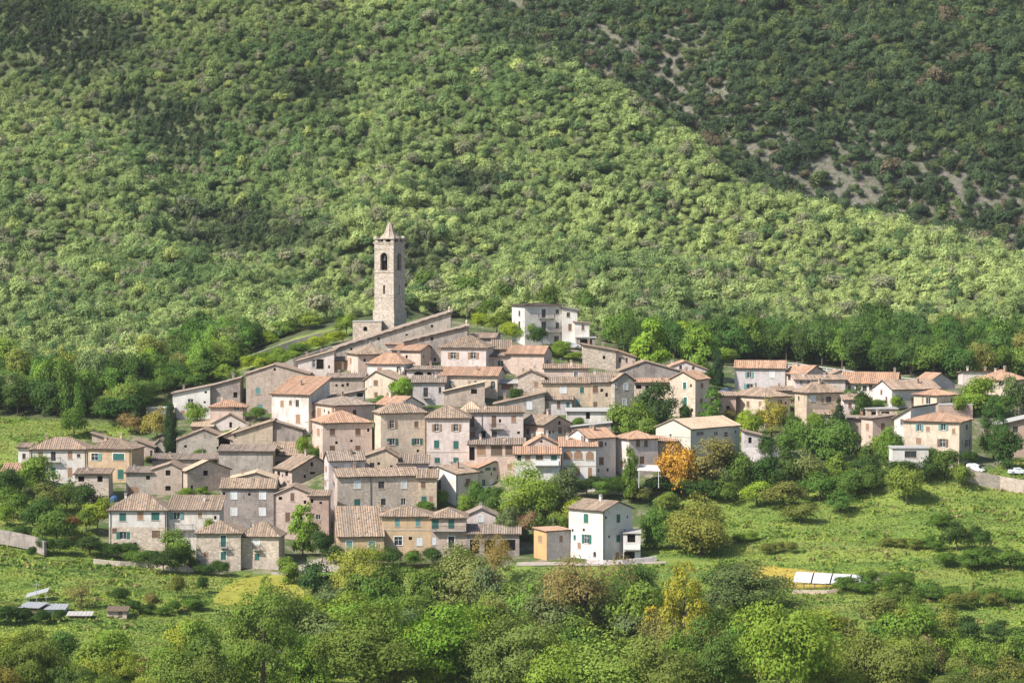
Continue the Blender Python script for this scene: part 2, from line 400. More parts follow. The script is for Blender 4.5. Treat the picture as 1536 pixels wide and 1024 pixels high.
SHUT = {'b':'brown','l':'lbrown','g':'green','t':'teal','w':'pale','n':'wood'}
HOUSES = {}
NW = [0]
random.seed(21)
def house(label, us, ve, vt, vb, roof, wall, tile, wins='', a=None, d=8.0, r=1.0, pk=0.5, Y=None, ov=0.45, name='house', cat='house',
          bal='', ch=None, pipes='', lean=0, plinth=None, thick=0.13, noback=False, band=None, corr=True, group='houses of the hill village', wallB=None):
    uL, uC, uR = us
    if Y is None: Y = y_at(uC if uC not in (uL, uR) or uR > uC else (uL+uC)/2, vb)
    pA, pB = uC-uL, uR-uC
    C = at(uC, ve, Y); s = F/Y
    if a is None:
        if pB < 1: a = 0.0
        elif pA < 1: a = 89.9
        else: a = min(max(math.degrees(math.atan2(pB, pA*r)), 8), 82)
    a = R(a); ca_, sa_ = math.cos(a), math.sin(a)
    ex = Vector((ca_, -sa_, 0)); ey = Vector((sa_, ca_, 0))
    wA = pA/s/ca_ if pA >= 1 else d
    wB = pB/s/sa_ if pB >= 1 else d
    wA = min(wA, 40); wB = min(wB, 40)
    Lc = C-ex*wA
    zg = min(gz(*(Lc+ex*i*wA+ey*j*wB)[:2]) for i in (0,.5,1) for j in (0,.5,1))-0.6
    if v_of(Y, zg) < vb-6: zg = at(uC, vb+4, Y).z
    root = empty(name, (Lc.x, Lc.y, zg), -a); tag(root, label, cat, group)
    W = lambda x, y, z=0: Vector((x, y, z))
    he = C.z-zg                                              # wall height at the eaves
    cam_l = Vector((0,0,ZC))-Vector((Lc.x,Lc.y,zg)); cam_l = Vector((cam_l.dot(ex), cam_l.dot(ey), cam_l.z))
    def lray(u, v):
        q = ray(u, v); return Vector((q.dot(ex), q.dot(ey), q.z))
    def hitA(u, v):
        q = lray(u, v); t = -cam_l.y/q.y; p = cam_l+q*t; return p.x, p.z
    def hitB(u, v):
        q = lray(u, v); t = (wA-cam_l.x)/q.x; p = cam_l+q*t; return p.y, p.z
    # ridge height from the picture row of the roof's top, at the distance of the ridge itself
    def ztop(x, y):
        p = Lc+ex*x+ey*y; return at(768, vt, p.y).z-zg
    if roof == 'gA': px, py, run = pk*wA, 0, max(pk, 1-pk)*wA
    elif roof == 'gB': px, py, run = wA, pk*wB, max(pk, 1-pk)*wB
    elif roof == 'hip': px, py, run = wA/2, wB/2, min(wA, wB)/2
    elif roof == 'mA': px, py, run = wA/2, wB, wB
    elif roof == 'mB': px, py, run = 0, wB/2, wA
    elif roof in ('mL', 'mR'): px, py, run = (wA if roof == 'mL' else 0), 0, wA
    elif roof == 'mF': px, py, run = wA/2, 0, wB
    else: px, py, run = wA/2, wB/2, 1
    rise = ztop(px, py)-he if roof != 'flat' else 0.0
    if roof in ('gA','gB','hip'): rise = min(max(rise, (0.10 if tile == 'g' else 0.20)*run), 0.80*run)
    elif roof == 'mA': rise = min(max(rise, 0.10*run), 0.8*run)
    elif roof != 'flat': rise = min(max(rise, 0.06*run), 0.9*run)
    hr = he+rise
    def H(x, y):
        if roof == 'gA': k = x/(pk*wA) if x < pk*wA else (wA-x)/((1-pk)*wA)
        elif roof == 'gB': k = y/(pk*wB) if y < pk*wB else (wB-y)/((1-pk)*wB)
        elif roof == 'hip': k = min(x, wA-x, y, wB-y)/run
        elif roof == 'mA': k = y/wB
        elif roof == 'mF': k = 1-y/wB
        elif roof == 'mB': k = (wA-x)/wA
        elif roof == 'mL': k = x/wA
        elif roof == 'mR': k = (wA-x)/wA
        else: k = 0
        return he+rise*k+lean*y
    e = 0.02
    hip = roof in ('hip', 'flat')
    polyA = [(0,0),(wA,0),(wA,he if hip else H(wA,0)-e)]+([(pk*wA,hr-e)] if roof == 'gA' else [])+[(0,he if hip else H(0,0)-e)]
    polyB = [(0,0),(wB,0),(wB,he if hip else H(wA,wB)-e)]+([(pk*wB,hr-e)] if roof == 'gB' else [])+[(0,he if hip else H(wA,0)-e)]
    polyC = [(0,0),(wA,0),(wA,he if hip else H(wA,wB)-e)]+([(pk*wA,hr-e)] if roof == 'gA' else [])+[(0,he if hip else H(0,wB)-e)]
    polyD = [(0,0),(wB,0),(wB,he if hip else H(0,wB)-e)]+([(pk*wB,hr-e)] if roof == 'gB' else [])+[(0,he if hip else H(0,0)-e)]
    TA = lambda s_, t_: Vector((s_, 0, t_)); TB = lambda s_, t_: Vector((wA, s_, t_))
    # windows
    WL = []
    for spec in [q for q in wins.split(';') if q.strip()]:
        q = spec.split(','); u, v, ww, hh = map(float, q[:4]); code = q[4].strip()
        onA = (u < uC and pA >= 1) or pB < 1
        f = hitA if onA else hitB; wid = wA if onA else wB; poly = polyA if onA else polyB
        s0, t0 = f(u-ww/2, v+hh/2); s1, t1 = f(u+ww/2, v-hh/2)
        if s1-s0 < 0.55: m_ = (s0+s1)/2; s0, s1 = m_-0.28, m_+0.28
        if s1-s0 > 3.4 and 'k' not in code: m_ = (s0+s1)/2; s0, s1 = m_-1.2, m_+1.2
        s0 = max(s0, 0.12); s1 = min(s1, wid-0.12); t0 = max(t0, 0.15)
        if s1-s0 < 0.3 or t1-t0 < 0.3: continue
        r_ = clip_rect(s0-0.08, s1+0.08, t0, t1+0.08, poly)
        ar = sum(r_[k-1][0]*r_[k][1]-r_[k][0]*r_[k-1][1] for k in range(len(r_)))/2 if r_ else 0
        if ar < (s1-s0+0.16)*(t1-t0+0.08)*0.985:
            lim = he-0.15
            t1n = min(t1, lim)
            if t1n-t0 < 0.4: continue
            t1 = t1n
        if any(onA == g_[0] and s0 < g_[2]+.05 and s1 > g_[1]-.05 and t0 < g_[4]+.05 and t1 > g_[3]-.05 for g_ in WL): continue
        WL.append((onA, s0, s1, t0, t1, code))
    import re as _re
    if name == 'house' and not _re.search('window|blank|blind|hole|twin', label):   # small openings the picture shows on most old walls
        for onA, wid, poly in ((True, wA if pA >= 1 else 0, polyA), (False, wB if pB >= 1 else 0, polyB)):
            if wid < 3.5: continue
            for _ in range(int(wid*1.1)):
                if random.random() < .45: continue
                sm = random.random() < .55; w2 = random.uniform(.2, .32) if sm else random.uniform(.36, .5); h2 = random.uniform(.25, .4) if sm else random.uniform(.5, .65)
                s_ = random.uniform(w2+.5, wid-w2-.5); t_ = he-.9-random.choice([.2, .5, 2.9, 3.2, 5.8])-h2
                if t_-h2 < 1.0: continue
                if any(onA == g_[0] and s_-w2 < g_[2]+.5 and s_+w2 > g_[1]-.5 and t_-h2 < g_[4]+.3 and t_+h2 > g_[3]-.3 for g_ in WL): continue
                WL.append((onA, s_-w2, s_+w2, t_-h2, t_+h2, 'o' if sm else random.choice('dbl')))
    mb = MB()
    wall_face(mb, polyA, [g_[1:5] for g_ in WL if g_[0]], TA, Vector((0,1,0)))
    wall_face(mb, polyB, [g_[1:5] for g_ in WL if not g_[0]], TB, Vector((-1,0,0)), m=(2 if plinth else 1) if wallB else 0)
    mb.face([Vector((s_, wB, t_)) for s_, t_ in polyC[::-1]])
    mb.face([Vector((0, s_, t_)) for s_, t_ in polyD[::-1]])
    wmats = [WM[wall]]
    if plinth:                                               # rougher stone base course standing 6 cm proud
        hp = at(uC, plinth[0], Y).z-zg; wmats.append(WM[plinth[1]])
        def strip(T, wid, out, hol):
            xs = sorted(set([-0.0, wid]+[h[0] for h in hol]+[h[1] for h in hol]))
            for i in range(len(xs)-1):
                mx = (xs[i]+xs[i+1])/2; bl = sorted([(h[2]-.02, h[3]+.02) for h in hol if h[0] < mx < h[1] and h[2] < hp])
                z = 0
                for lo, hi in bl+[(hp, hp)]:
                    lo = min(lo, hp)
                    if lo > z: 
                        A_, B_ = T(xs[i], z)+out, T(xs[i+1], z)+out; C_, D_ = T(xs[i+1], lo)+out, T(xs[i], lo)+out
                        mb.face([A_, B_, C_, D_], 1); mb.face([D_, C_, C_-out*1.4, D_-out*1.4], 1)
                    z = max(z, hi)
        strip(TA, wA, Vector((0,-0.06,0)), [g_[1:5] for g_ in WL if g_[0]])
        strip(TB, wB, Vector((0.06,0,0)), [g_[1:5] for g_ in WL if not g_[0]])
    if wallB: wmats.append(WM[wallB])
    mb.build('wall', wmats, root)
    # roof
    rb = MB(); sd_ = (hash(label) % 97)*0.37 if False else (len(HOUSES)*0.77)
    o2 = ov*0.6
    planes = []; caps = []
    if roof == 'gA':
        for side in (0, 1):
            run_ = pk*wA if side == 0 else (1-pk)*wA; xe = -ov if side == 0 else wA+ov; ze = he-ov*rise/run_
            planes.append([(xe,-o2,ze),(pk*wA,-o2,hr),(pk*wA,wB+o2,hr),(xe,wB+o2,ze)])
        caps.append(((pk*wA,-o2,hr),(pk*wA,wB+o2,hr)))
    elif roof == 'gB':
        for side in (0, 1):
            run_ = pk*wB if side == 0 else (1-pk)*wB; ye = -ov if side == 0 else wB+ov; ze = he-ov*rise/run_
            planes.append([(-o2,ye,ze),(wA+o2,ye,ze),(wA+o2,pk*wB,hr),(-o2,pk*wB,hr)])
        caps.append(((-o2,pk*wB,hr),(wA+o2,pk*wB,hr)))
    elif roof == 'hip':
        sl = rise/run; ze = he-ov*sl; x0,x1,y0,y1 = -ov,wA+ov,-ov,wB+ov
        if wA >= wB: r0, r1 = (wB/2, wB/2, hr), (wA-wB/2, wB/2, hr)
        else: r0, r1 = (wA/2, wA/2, hr), (wA/2, wB-wA/2, hr)
        c4 = [(x0,y0,ze),(x1,y0,ze),(x1,y1,ze),(x0,y1,ze)]
        if wA >= wB: planes = [[c4[0],c4[1],r1,r0],[c4[1],c4[2],r1],[c4[2],c4[3],r0,r1],[c4[3],c4[0],r0]]
        else: planes = [[c4[0],c4[1],r0],[c4[1],c4[2],r1,r0],[c4[2],c4[3],r1],[c4[3],c4[0],r0,r1]]
        if abs(wA-wB) < 0.1: planes = [[c4[k],c4[(k+1)%4],(wA/2,wB/2,hr)] for k in range(4)]
        caps = [(c4[0],r0),(c4[1],r1 if wA >= wB else r0),(r0,r1),(c4[3],r0 if wA >= wB else r1),(c4[2],r1)]
    elif roof == 'flat':
        rb.box(-ov, wA+ov, -ov, wB+ov, he+0.004, he+0.22)
    else:
        sl = lambda x, y: H(0,0)+(H(wA,0)-H(0,0))*x/wA+(H(0,wB)-H(0,0))*y/wB
        planes.append([(x, y, sl(x, y)) for x, y in ((-ov,-ov),(wA+ov,-ov),(wA+ov,wB+ov),(-ov,wB+ov))])
    for k, p in enumerate(planes): tile_plane(rb, p, seed=sd_+k*3.3, corr=corr and tile != 'g', th=thick)
    if tile != 'g':
        for p, q in caps: ridge_cap(rb, p, q)
    for i_, v_ in enumerate(rb.v): rb.v[i_] = (v_[0], v_[1], v_[2]+.14*(.5+.5*mnoise.noise((v_[0]*.28+sd_, v_[1]*.28, sd_))))
    ro = rb.build('roof', [TM[tile], M['under']], root)
    # window units
    for onA, s0, s1, t0, t1, code in WL:
        NW[0] += 1
        if onA: T = lambda s_, t_, o_: Vector((s_, -o_, t_))
        else: T = lambda s_, t_, o_: Vector((wA+o_, s_, t_))
        def bx(mb_, a0, a1, b0, b1, o0, o1, m_=0):
            p = T(a0, b0, o0); mb_.obox(p, T(a1, b0, o0)-p, T(a0, b0, o1)-p, T(a0, b1, o0)-p, m_)
        wb = MB(); c0 = code[0]
        door = 'D' in code
        if c0 == 'o':
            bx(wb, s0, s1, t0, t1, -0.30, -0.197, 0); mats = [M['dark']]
        else:
            closed = c0 in SHUT
            bx(wb, s0, s1, t0, t1, -0.21, -0.13, 0)                         # pane
            fw = 0.05
            bx(wb, s0, s0+fw, t0, t1, -0.13, -0.08, 1); bx(wb, s1-fw, s1, t0, t1, -0.13, -0.08, 1)
            bx(wb, s0+fw, s1-fw, t1-fw, t1, -0.13, -0.082, 1); bx(wb, s0+fw, s1-fw, t0, t0+fw, -0.13, -0.082, 1)
            m_ = (s0+s1)/2; bx(wb, m_-.03, m_+.03, t0+fw, t1-fw, -0.13, -0.09, 1)
            if t1-t0 > 1.5: zc = t0+(t1-t0)*.62; bx(wb, s0+fw, m_-.03, zc-.025, zc+.025, -0.13, -0.095, 1); bx(wb, m_+.03, s1-fw, zc-.025, zc+.025, -0.13, -0.095, 1)
            if not door: bx(wb, s0-.10, s1+.10, t0-.10, t0-.003, -0.1, 0.09, 2)   # sill
            if 'f' in code:                                                  # pale surround
                bx(wb, s0-.16, s0-.003, t0, t1+.16, -.02, .035, 3); bx(wb, s1+.003, s1+.16, t0, t1+.16, -.02, .035, 3); bx(wb, s0, s1, t1+.003, t1+.16, -.02, .035, 3)
            mats = [M['glass'], (random.choice([M['brown'], M['wood'], M['white']]) if c0 == 'd' else M['white'] if c0 in 'BGUN' else M['stonefr']), M['stonefr'], M['white']]
        if 'a' in code:                                                     # arched head: wall-coloured spandrels in the opening
            rr = (s1-s0)/2; cx = (s0+s1)/2; cz = t1-min(rr, (t1-t0)*.5); rz = t1-cz; k_ = len(mats); mats = mats+[WM[wall]]
            for sg in (-1, 1):
                pts = [(cx+sg*rr, t1), (cx+sg*rr, cz)]+[(cx+sg*rr*math.cos(q_*math.pi/12), cz+rz*math.sin(q_*math.pi/12)) for q_ in range(1, 7)]
                fr = [T(x, z, -0.004) for x, z in pts]; wb.face(fr if (sg > 0) == onA else fr[::-1], k_)
                for q_ in range(1, len(pts)-1): wb.face([T(*pts[q_], -.004), T(*pts[q_+1], -.004), T(*pts[q_+1], -.2), T(*pts[q_], -.2)], k_)
        wo = wb.build('door' if door else 'window', mats, root)
        if c0 in SHUT:                                                       # closed shutters, two leaves
            m_ = (s0+s1)/2
            for q0, q1 in ((s0+.01, m_-.012), (m_+.012, s1-.01)):
                sb = MB(); bx(sb, q0, q1, t0+.01, t1-.01, -.075, -.03)
                n_ = max(2, int((t1-t0)/.22))
                for k_ in range(n_): z = t0+.06+(t1-t0-.12)*k_/n_; bx(sb, q0+.06, q1-.06, z, z+.09, -.03, -.008)
                sb.build('shutter', M[SHUT[c0]], wo)
        op = {'B':'brown','G':'green','N':'lbrown','U':'teal'}.get(c0)
        if op:                                                               # open shutters against the wall
            lw = (s1-s0)/2
            for q0, q1 in ((s0-lw-.02, s0-.02), (s1+.02, s1+lw+.02)):
                if q0 < 0.02 or q1 > (wA if onA else wB)-.02: continue
                sb = MB(); bx(sb, q0, q1, t0+.01, t1-.01, .04, .08)
                n_ = max(2, int((t1-t0)/.22))
                for k_ in range(n_): z = t0+.06+(t1-t0-.12)*k_/n_; bx(sb, q0+.06, q1-.06, z, z+.09, .08, .1)
                sb.build('shutter', M[op], wo)
    for spec in [q for q in bal.split(';') if q.strip()]:                    # balconies: u0,u1,v of the slab [,style]
        q = spec.split(','); u0, u1, v = map(float, q[:3]); st = q[3].strip() if len(q) > 3 else 'i'
        onA = ((u0+u1)/2 < uC and pA >= 1) or pB < 1; f = hitA if onA else hitB
        s0, t = f(u0, v); s1, _ = f(u1, v)
        if onA: T = lambda s_, t_, o_: Vector((s_, -o_, t_))
        else: T = lambda s_, t_, o_: Vector((wA+o_, s_, t_))
        def bx(mb_, a0, a1, b0, b1, o0, o1, m_=0):
            p = T(a0, b0, o0); mb_.obox(p, T(a1, b0, o0)-p, T(a0, b0, o1)-p, T(a0, b1, o0)-p, m_)
        D_ = 0.95; bb = MB(); bx(bb, s0, s1, t-.14, t, .003, D_)
        bx(bb, s0+.3, s0+.45, t-.5, t-.143, .003, .6); bx(bb, s1-.45, s1-.3, t-.5, t-.143, .003, .6)
        bo = bb.build('balcony', M['conc'], root)
        rl = MB(); hh = 0.95
        if st == 'w':
            bx(rl, s0, s1, t+.003, t+hh, D_-.1, D_); bx(rl, s0, s0+.1, t+.003, t+hh, .05, D_-.103); bx(rl, s1-.1, s1, t+.003, t+hh, .05, D_-.103)
            rl.build('parapet', M['white'], bo)
        else:
            bx(rl, s0, s1, t+hh, t+hh+.06, D_-.06, D_)
            for k_ in (0, 1): ss = s0 if k_ == 0 else s1-.06; bx(rl, ss, ss+.06, t+hh, t+hh+.06, .05, D_-.063)
            n_ = max(3, int((s1-s0)/.22))
            for k_ in range(n_+1): ss = s0+(s1-s0-.04)*k_/n_; bx(rl, ss, ss+.04, t+.003, t+hh-.003, D_-.05, D_-.01)
            for k_ in range(1, 4): 
                for ss in (s0, s1-.04): bx(rl, ss, ss+.04, t+.003, t+hh-.003, D_*k_/4, D_*k_/4+.04)
            rl.build('railing', M['iron'], bo)
    for u in [float(q) for q in pipes.split(',') if q.strip()]:
        onA = (u < uC and pA >= 1) or pB < 1; s0, _ = (hitA if onA else hitB)(u, ve+20)
        pb = MB(); p = Vector((s0, -.09, 0)) if onA else Vector((wA+.09, s0, 0))
        pb.tube(p+Vector((0,0,.2)), p+Vector((0,0,he-.05)), .065, n=6); pb.build('drainpipe', M['iron'], root)
    if band:                                                                  # thin string course
        t = at(uC, band, Y).z-zg; bb = MB()
        bb.box(-.05, wA+.05, -.07, -.003, t, t+.14); bb.box(wA+.003, wA+.07, -.003, wB, t, t+.14); bb.build('string_course', M['stonefr'], root)
    if ch is None: ch = '' if tile == 'g' or roof in ('flat',) or min(wA, wB) < 5 else random.choice(['', '.3,.6', '.7,.65', '.25,.4', '.62,.5;.2,.7'])
    for spec in [q for q in ch.split(';') if q.strip()]:
        fx, fy = map(float, spec.split(',')[:2]); x, y = fx*wA, fy*wB; z = H(x, y); k_ = random.uniform(.42, .6); hh = random.uniform(.8, 1.3)
        cb = MB(); cb.box(x-k_/2, x+k_/2, y-k_/2, y+k_/2, z-.4, z+hh, 0); cb.box(x-k_/2-.08, x+k_/2+.08, y-k_/2-.08, y+k_/2+.08, z+hh+.003, z+hh+.09, 1)
        for q_ in (-1, 1): cb.box(x+q_*(k_/2-.06)-.05, x+q_*(k_/2-.06)+.05, y-k_/2+.02, y+k_/2-.02, z+hh+.093, z+hh+.3, 0)
        cb.box(x-k_/2-.06, x+k_/2+.06, y-k_/2-.06, y+k_/2+.06, z+hh+.303, z+hh+.38, 1)
        cb.build('chimney', [M['brick'] if random.random() < .6 else WM[wall], M['conc']], ro)
    if tile != 'g' and roof != 'flat' and random.random() < .3:                # television aerial
        x, y = wA*random.uniform(.3, .7), wB*random.uniform(.3, .7); z = H(x, y); m = MB(); hh = random.uniform(1.6, 2.6); an = random.uniform(0, 3.14)
        m.tube((x,y,z-.2), (x,y,z+hh), .035, n=5)
        for k_, l_ in ((0, .55), (.25, .45), (.5, .35)): m.tube((x-l_*math.cos(an),y-l_*math.sin(an),z+hh-k_-.1), (x+l_*math.cos(an),y+l_*math.sin(an),z+hh-k_-.1), .022, n=4)
        m.build('aerial', M['tin'], ro)
    HOUSES[label] = dict(root=root, Y=Y, wA=wA, wB=wB, he=he, rise=rise, a=math.degrees(a))
    return root, dict(wA=wA, wB=wB, he=he, H=H, hitA=hitA, hitB=hitB, Y=Y, ro=ro)
HSPEC = []
def h(*a, **k): HSPEC.append((a, k))
# ------------------------------------------------------------------ the houses, from the left edge of the village to the right
# far left row
h('white two-storey house with a dark red balcony at the far left end of the village', (45,130,130), 673,656,729,'hip','W','b','61,683,7,12,l;80,684,7,14,dD;105,682,7,12,l;118,683,5,5,d;80,708,7,14,gD;105,708,7,14,l', d=9, bal='66,91,692', pipes='47,128', Y=622)
h('small white lean-to against the left end of the far-left white house', (27,44,44), 671,668,728,'mA','W','b','36,684,5,8,d', d=5, Y=624, name='lean_to')
h('low shed with a dull red sloping roof below the far-left white house', (3,36,36), 708,696,724,'mA','R','o','22,716,6,7,o', d=5, Y=606, name='shed', cat='shed')
h('ochre house with teal windows joined to the right of the far-left white house', (130,197,208), 673,657,727,'hip','O','t','142,685,10,11,Uf;178,685,17,10,gf;181,711,9,14,g', Y=618, r=.9, pipes='195')
h('brown garden hut just above the ochre house', (138,170,170), 660,650,668,'mR','B','b','', d=5, Y=652, name='shed', cat='shed')
h('grey-brown house with sloping roofline right of the ochre house', (206,231,231), 670,661,690,'mR','B','b','227,680,3,10,d', d=7, Y=638)
h('dark grey annexe beside the cypress', (231,250,250), 667,659,690,'gA','G','b','236,676,4,11,d', d=7, Y=641, pk=.4)
h('small grey outhouse on a stone base in front of the ochre house', (112,163,163), 711,703,757,'mA','S','t','122,718,9,8,o;150,718,8,9,o', d=6, Y=600, name='outhouse', plinth=(728,'X'))
h('low grey flat-roofed workshop left of the twin brown gables', (189,228,228), 709,705,746,'mA','G','d','222,716,6,6,o;200,738,16,16,lD', d=7, Y=606)
h('left one of the twin brown gabled houses, with two small dark windows', (228,273,273), 704,695,744,'gA','B','b','252,709,7,8,o;252,732,8,7,o', d=9, Y=606, pk=.62)
h('right one of the twin brown gabled houses, its straw roof slope showing on the left', (271,281,342), 706,691,745,'gB','B','y','308.5,709,7,8,o;308.5,734,7,9,o;288,731,3,7,o', Y=604, a=62)
h('long low brown shed with a sagging tile roof behind the twin gables', (228,328,328), 689,681,702,'mA','B','d','300,694,7,9,o;322,692,7,9,o', d=6, Y=628, name='shed', cat='shed')
h('tall blind dark-walled house with a flat top below the tan half-gable house', (328,409,409), 677,673,728,'mA','G','d','', d=8, Y=616)
h('blue-grey house with a round weathered patch under a low gable right of the cypress', (264,345,345), 660,644,692,'gA','G','b','', d=8, Y=640, pk=.5)
h('little pink-grey gable house with a dark window below the small orange roof', (316,372,372), 636,621,655,'gA','R','t','346,637,4,8,o', d=9, Y=652, pk=.5)
h('low tiled shed left of the little pink-grey gable', (288,318,318), 640,631,650,'mA','B','y','', d=6, Y=650, name='shed', cat='shed')
h('tan half-gable house with a sunlit blank wall', (350,409,409), 650,631,680,'mL','T','t','352,652,3,7,d', d=9, Y=630, thick=.18)
h('dark stained half-gable house right of the tan blank wall', (409,454,454), 644,631,668,'mR','K','d','', d=9, Y=630.6, thick=.18)  # right half, in a darker render than the adjoining tan half
h('cluttered low house with a patched tile roof under the dark half-gable', (406,450,450), 682,664,700,'mA','B','t','', d=6, Y=624)
h('thin brown house with a long straw roof left of the tan half-gable', (328,352,352), 655,645,676,'mL','B','y','', d=8, Y=640)
# upper left
h('white house with a balcony door on the upper left edge of the village', (259,315,315), 590,579,632,'mL','W','d','286,605,8,14,dD;308.6,588,4,3,o;307,603,3,3,o', d=9, bal='280,295,613', Y=670)
h('grey blind-walled house with a brick arch right of the upper white house', (315,360,360), 579,567,630,'mL','K','d','353,592,6,8,o', d=9, Y=671)  # shaded side of the white house as its own block, shade painted as dark render
h('small pink house with a bright orange roof below the upper white house', (315,367,367), 610,601,632,'hip','P','o','355,613,8,5,d', d=6, Y=655, pipes='365')
h('stone terrace block with dark openings left of the upper white house', (219,262,262), 613,611,632,'flat','G','g','248,604,6,8,o', d=6, Y=668, ov=.1, name='terrace_block', cat='outbuilding')
h('large brown gabled house with teal windows at the upper left', (369,462,462), 561,547,624,'gA','B','b','387,586,7,10,t;390,611,8,10,t;412,554,3,4,o', d=10, Y=664, pk=.46, bal='379,394,623,w')
h('tall flaking white house with a red roof in the left of the village', (405,463,491), 592,566,652,'mA','V','o','423,605,5,9,l;446,604.5,5,10,d;422,628,6,10,w;447,628,7,13,l;459,626,4,12,w', Y=632, ch='.5,.5')
h('brown flat-fronted house with a round dish behind the tall white house', (490,546,546), 567,564,604,'mA','B','d','', d=7, Y=652)
h('low grey lean-to roof right of the tall white house', (490,546,546), 596,585,606,'mL','G','d','540,592,9,6,o', d=5, Y=640, name='lean_to')
h('cream gabled house with small brown windows left of the round lime bush', (546,594,622), 570,557,606,'gA','C','t','563.6,574,6.5,8,b;564,592,5,8,b;555.5,574,3,9,w', Y=648, pk=.35, a=24)
h('pinkish white house with a wide dark doorway under the church wall', (447,501,501), 541,526,564,'mL','R','t','480,546,11,15,oD;471,545,5,12,d', d=8, Y=672)
h('narrow house with rust-brown shutters under the church wall', (500,522,522), 541,538,562,'mA','C','t','506,549,13,13,l;518,548,5,12,l', d=6, Y=674)
h('cream and shaded-brown corner house with a hipped orange roof', (517,537,588), 531,518,568,'hip','P','t','526,541,3,8,l', Y=664, r=.8)
h('pinkish house with orange tiles at the foot of the church wing', (587,631,651), 526,518,556,'gB','P','o','600,536,4,6,l', Y=672)
h('upper roof house tucked under the long church wall', (580,634,634), 517,508,540,'mA','R','o','', d=7, Y=682)
h('white hip-roofed house with two dark windows near the top of the village', (550,606,618), 545,530,580,'hip','W','o','569.5,555,7,8,l;598,554,6,9,d', Y=656, r=.7)
h('pale house with a dark arched loggia below the white hip-roofed house', (610,660,660), 555,551,580,'mA','R','d','628,561,14,8,oa;644,562,7,9,oa;653,562,6,9,oa', d=6, Y=655)
h('rose house with two white windows and a tan pyramid roof near the top', (661,729,740), 521,504,560,'hip','R','t','680,533,8,10,N;710,533,8,10,N', Y=672, r=.8)
h('long ochre-yellow house with a wide orange tile roof', (659,746,758), 564,551,602,'gB','C','o','677,577,8,11,t;739.5,577,7,11,aB', Y=650, ch='.6,.3')
h('little brown shed with a slanting roof in front of the ochre-yellow house', (666,727,727), 587,573,610,'mL','B','y','711,587,9,7,o', d=5, Y=644, name='shed', cat='shed')
h('pale house with dark tiles and a tall balcony window right of the lime bush', (619,667,667), 574,564,612,'mA','L','d','638.6,588,7,14,dD;660,585,4,9,d', d=7, Y=645, bal='634,645,596')
h('brown-roofed barn behind the rose house', (704,743,743), 507,500,522,'gB','B','b','', d=7, a=10, Y=690, name='barn', cat='barn')
h('small ruin with a tiled wall between the rose and the big beige house', (739,766,766), 524,511,540,'mA','B','t','752,530,14,5,o', d=6, Y=682)
h('pink cottage with one dark window left of the big beige blank house', (730,762,762), 534,531,560,'mA','P','t','751,545,9,9,d', d=7, Y=676)
h('big beige blank-walled house with a clean orange roof', (759,816,829), 531,519,584,'gB','P','o','821,543,6,7,d', Y=674, ch='')
h('long pinkish wall house with an arched white-framed door', (816,882,882), 553,548,586,'mA','P','b','864,563,6,11,dfaD', d=7, Y=666)
h('pale rubble gable house left of the long grey-brown house', (777,817,817), 565,556,594,'gA','X','t','', d=8, Y=650, pk=.45)
h('open terrace house with dark brown blinds right of the ochre-yellow house', (748,779,779), 575,572,602,'mA','R','g','761,580,18,8,b', d=6, Y=652)
h('grey stone house with a long slope of roof and a pale window', (742,817,817), 606,589,630,'mL','G','t','794,608,9,12,w;797,629,7,8,w', d=8, Y=640, thick=.16)
h('pale grey house with two dark windows right of the grey stone slope', (817,858,858), 600,592,626,'mA','L','t','820.5,608,6,12,l;838,607,5,11,b;852,608,5,10,g', d=7, Y=641)
h('long grey-brown house with white and teal windows in the middle right', (814,888,888), 575,566,612,'mA','T','t','845,585,8,10,wf;873,585,6,9,g;867,604,6,11,t;872,608,6,11,t', d=8, Y=646)
h('tan house with peeling plaster and a dark flat eave', (888,918,918), 574,571,618,'mA','T','d','893,584,8,10,b;893,608,6,11,b;910,592,3,6,o', d=8, Y=644)
h('mottled grey stone gable with an arched window beside the tan peeling house', (917,922,952), 571,560,616,'gB','G','t','923,578,4,7,daf;939,580,5,9,wf;937,603,5,9,wf', Y=642, a=68)
h('broad blind purple-grey gable at the top right of the village', (928,1021,1021), 557,542,578,'gA','K','b','', d=9, Y=672, pk=.42)
h('pale stone house with one round hole under a falling roofline', (874,924,924), 526,517,560,'mR','X','t','906,536,4,5,o', d=8, Y=684)
h('pink end wing of the pale stone house', (924,953,953), 535,526,560,'mR','P','o','930,540,4,8,d;940,540,3,7,d', d=7, Y=684.8)
h('low tan house with dark openings and a thin red roof behind the dark round tree', (952,1007,1007), 574,570,604,'mA','C','o','958,580,8,6,o;971,581,6,6,o;1003,582,5,8,o', d=6, Y=655)
h('tall cream tower-like house with a gable and an orange roof slope', (1006,1043,1067), 569,558,634,'gA','C','o','1027,578,5,10,gf;1028,602,5,13,gf;1053,578,4,8,b;1052,602,4,9,b', Y=645, a=28)
h('lilac-pink house with a low gable behind the tall cream house', (992,1061,1061), 555,542,576,'gA','R','o','1021,551,4,6,d;1040,552,4,5,d', d=8, Y=676, pk=.5)
h('shed with a blue tarpaulin edge below the tan peeling house', (850,915,915), 617,614,640,'mA','V','g','882,623,6,10,oD', d=5, Y=630, name='shed', cat='shed')
h('grey low store with a white verge below the blue-edged shed', (858,916,916), 640,634,662,'mL','G','g','', d=5, Y=620, name='store', cat='shed')
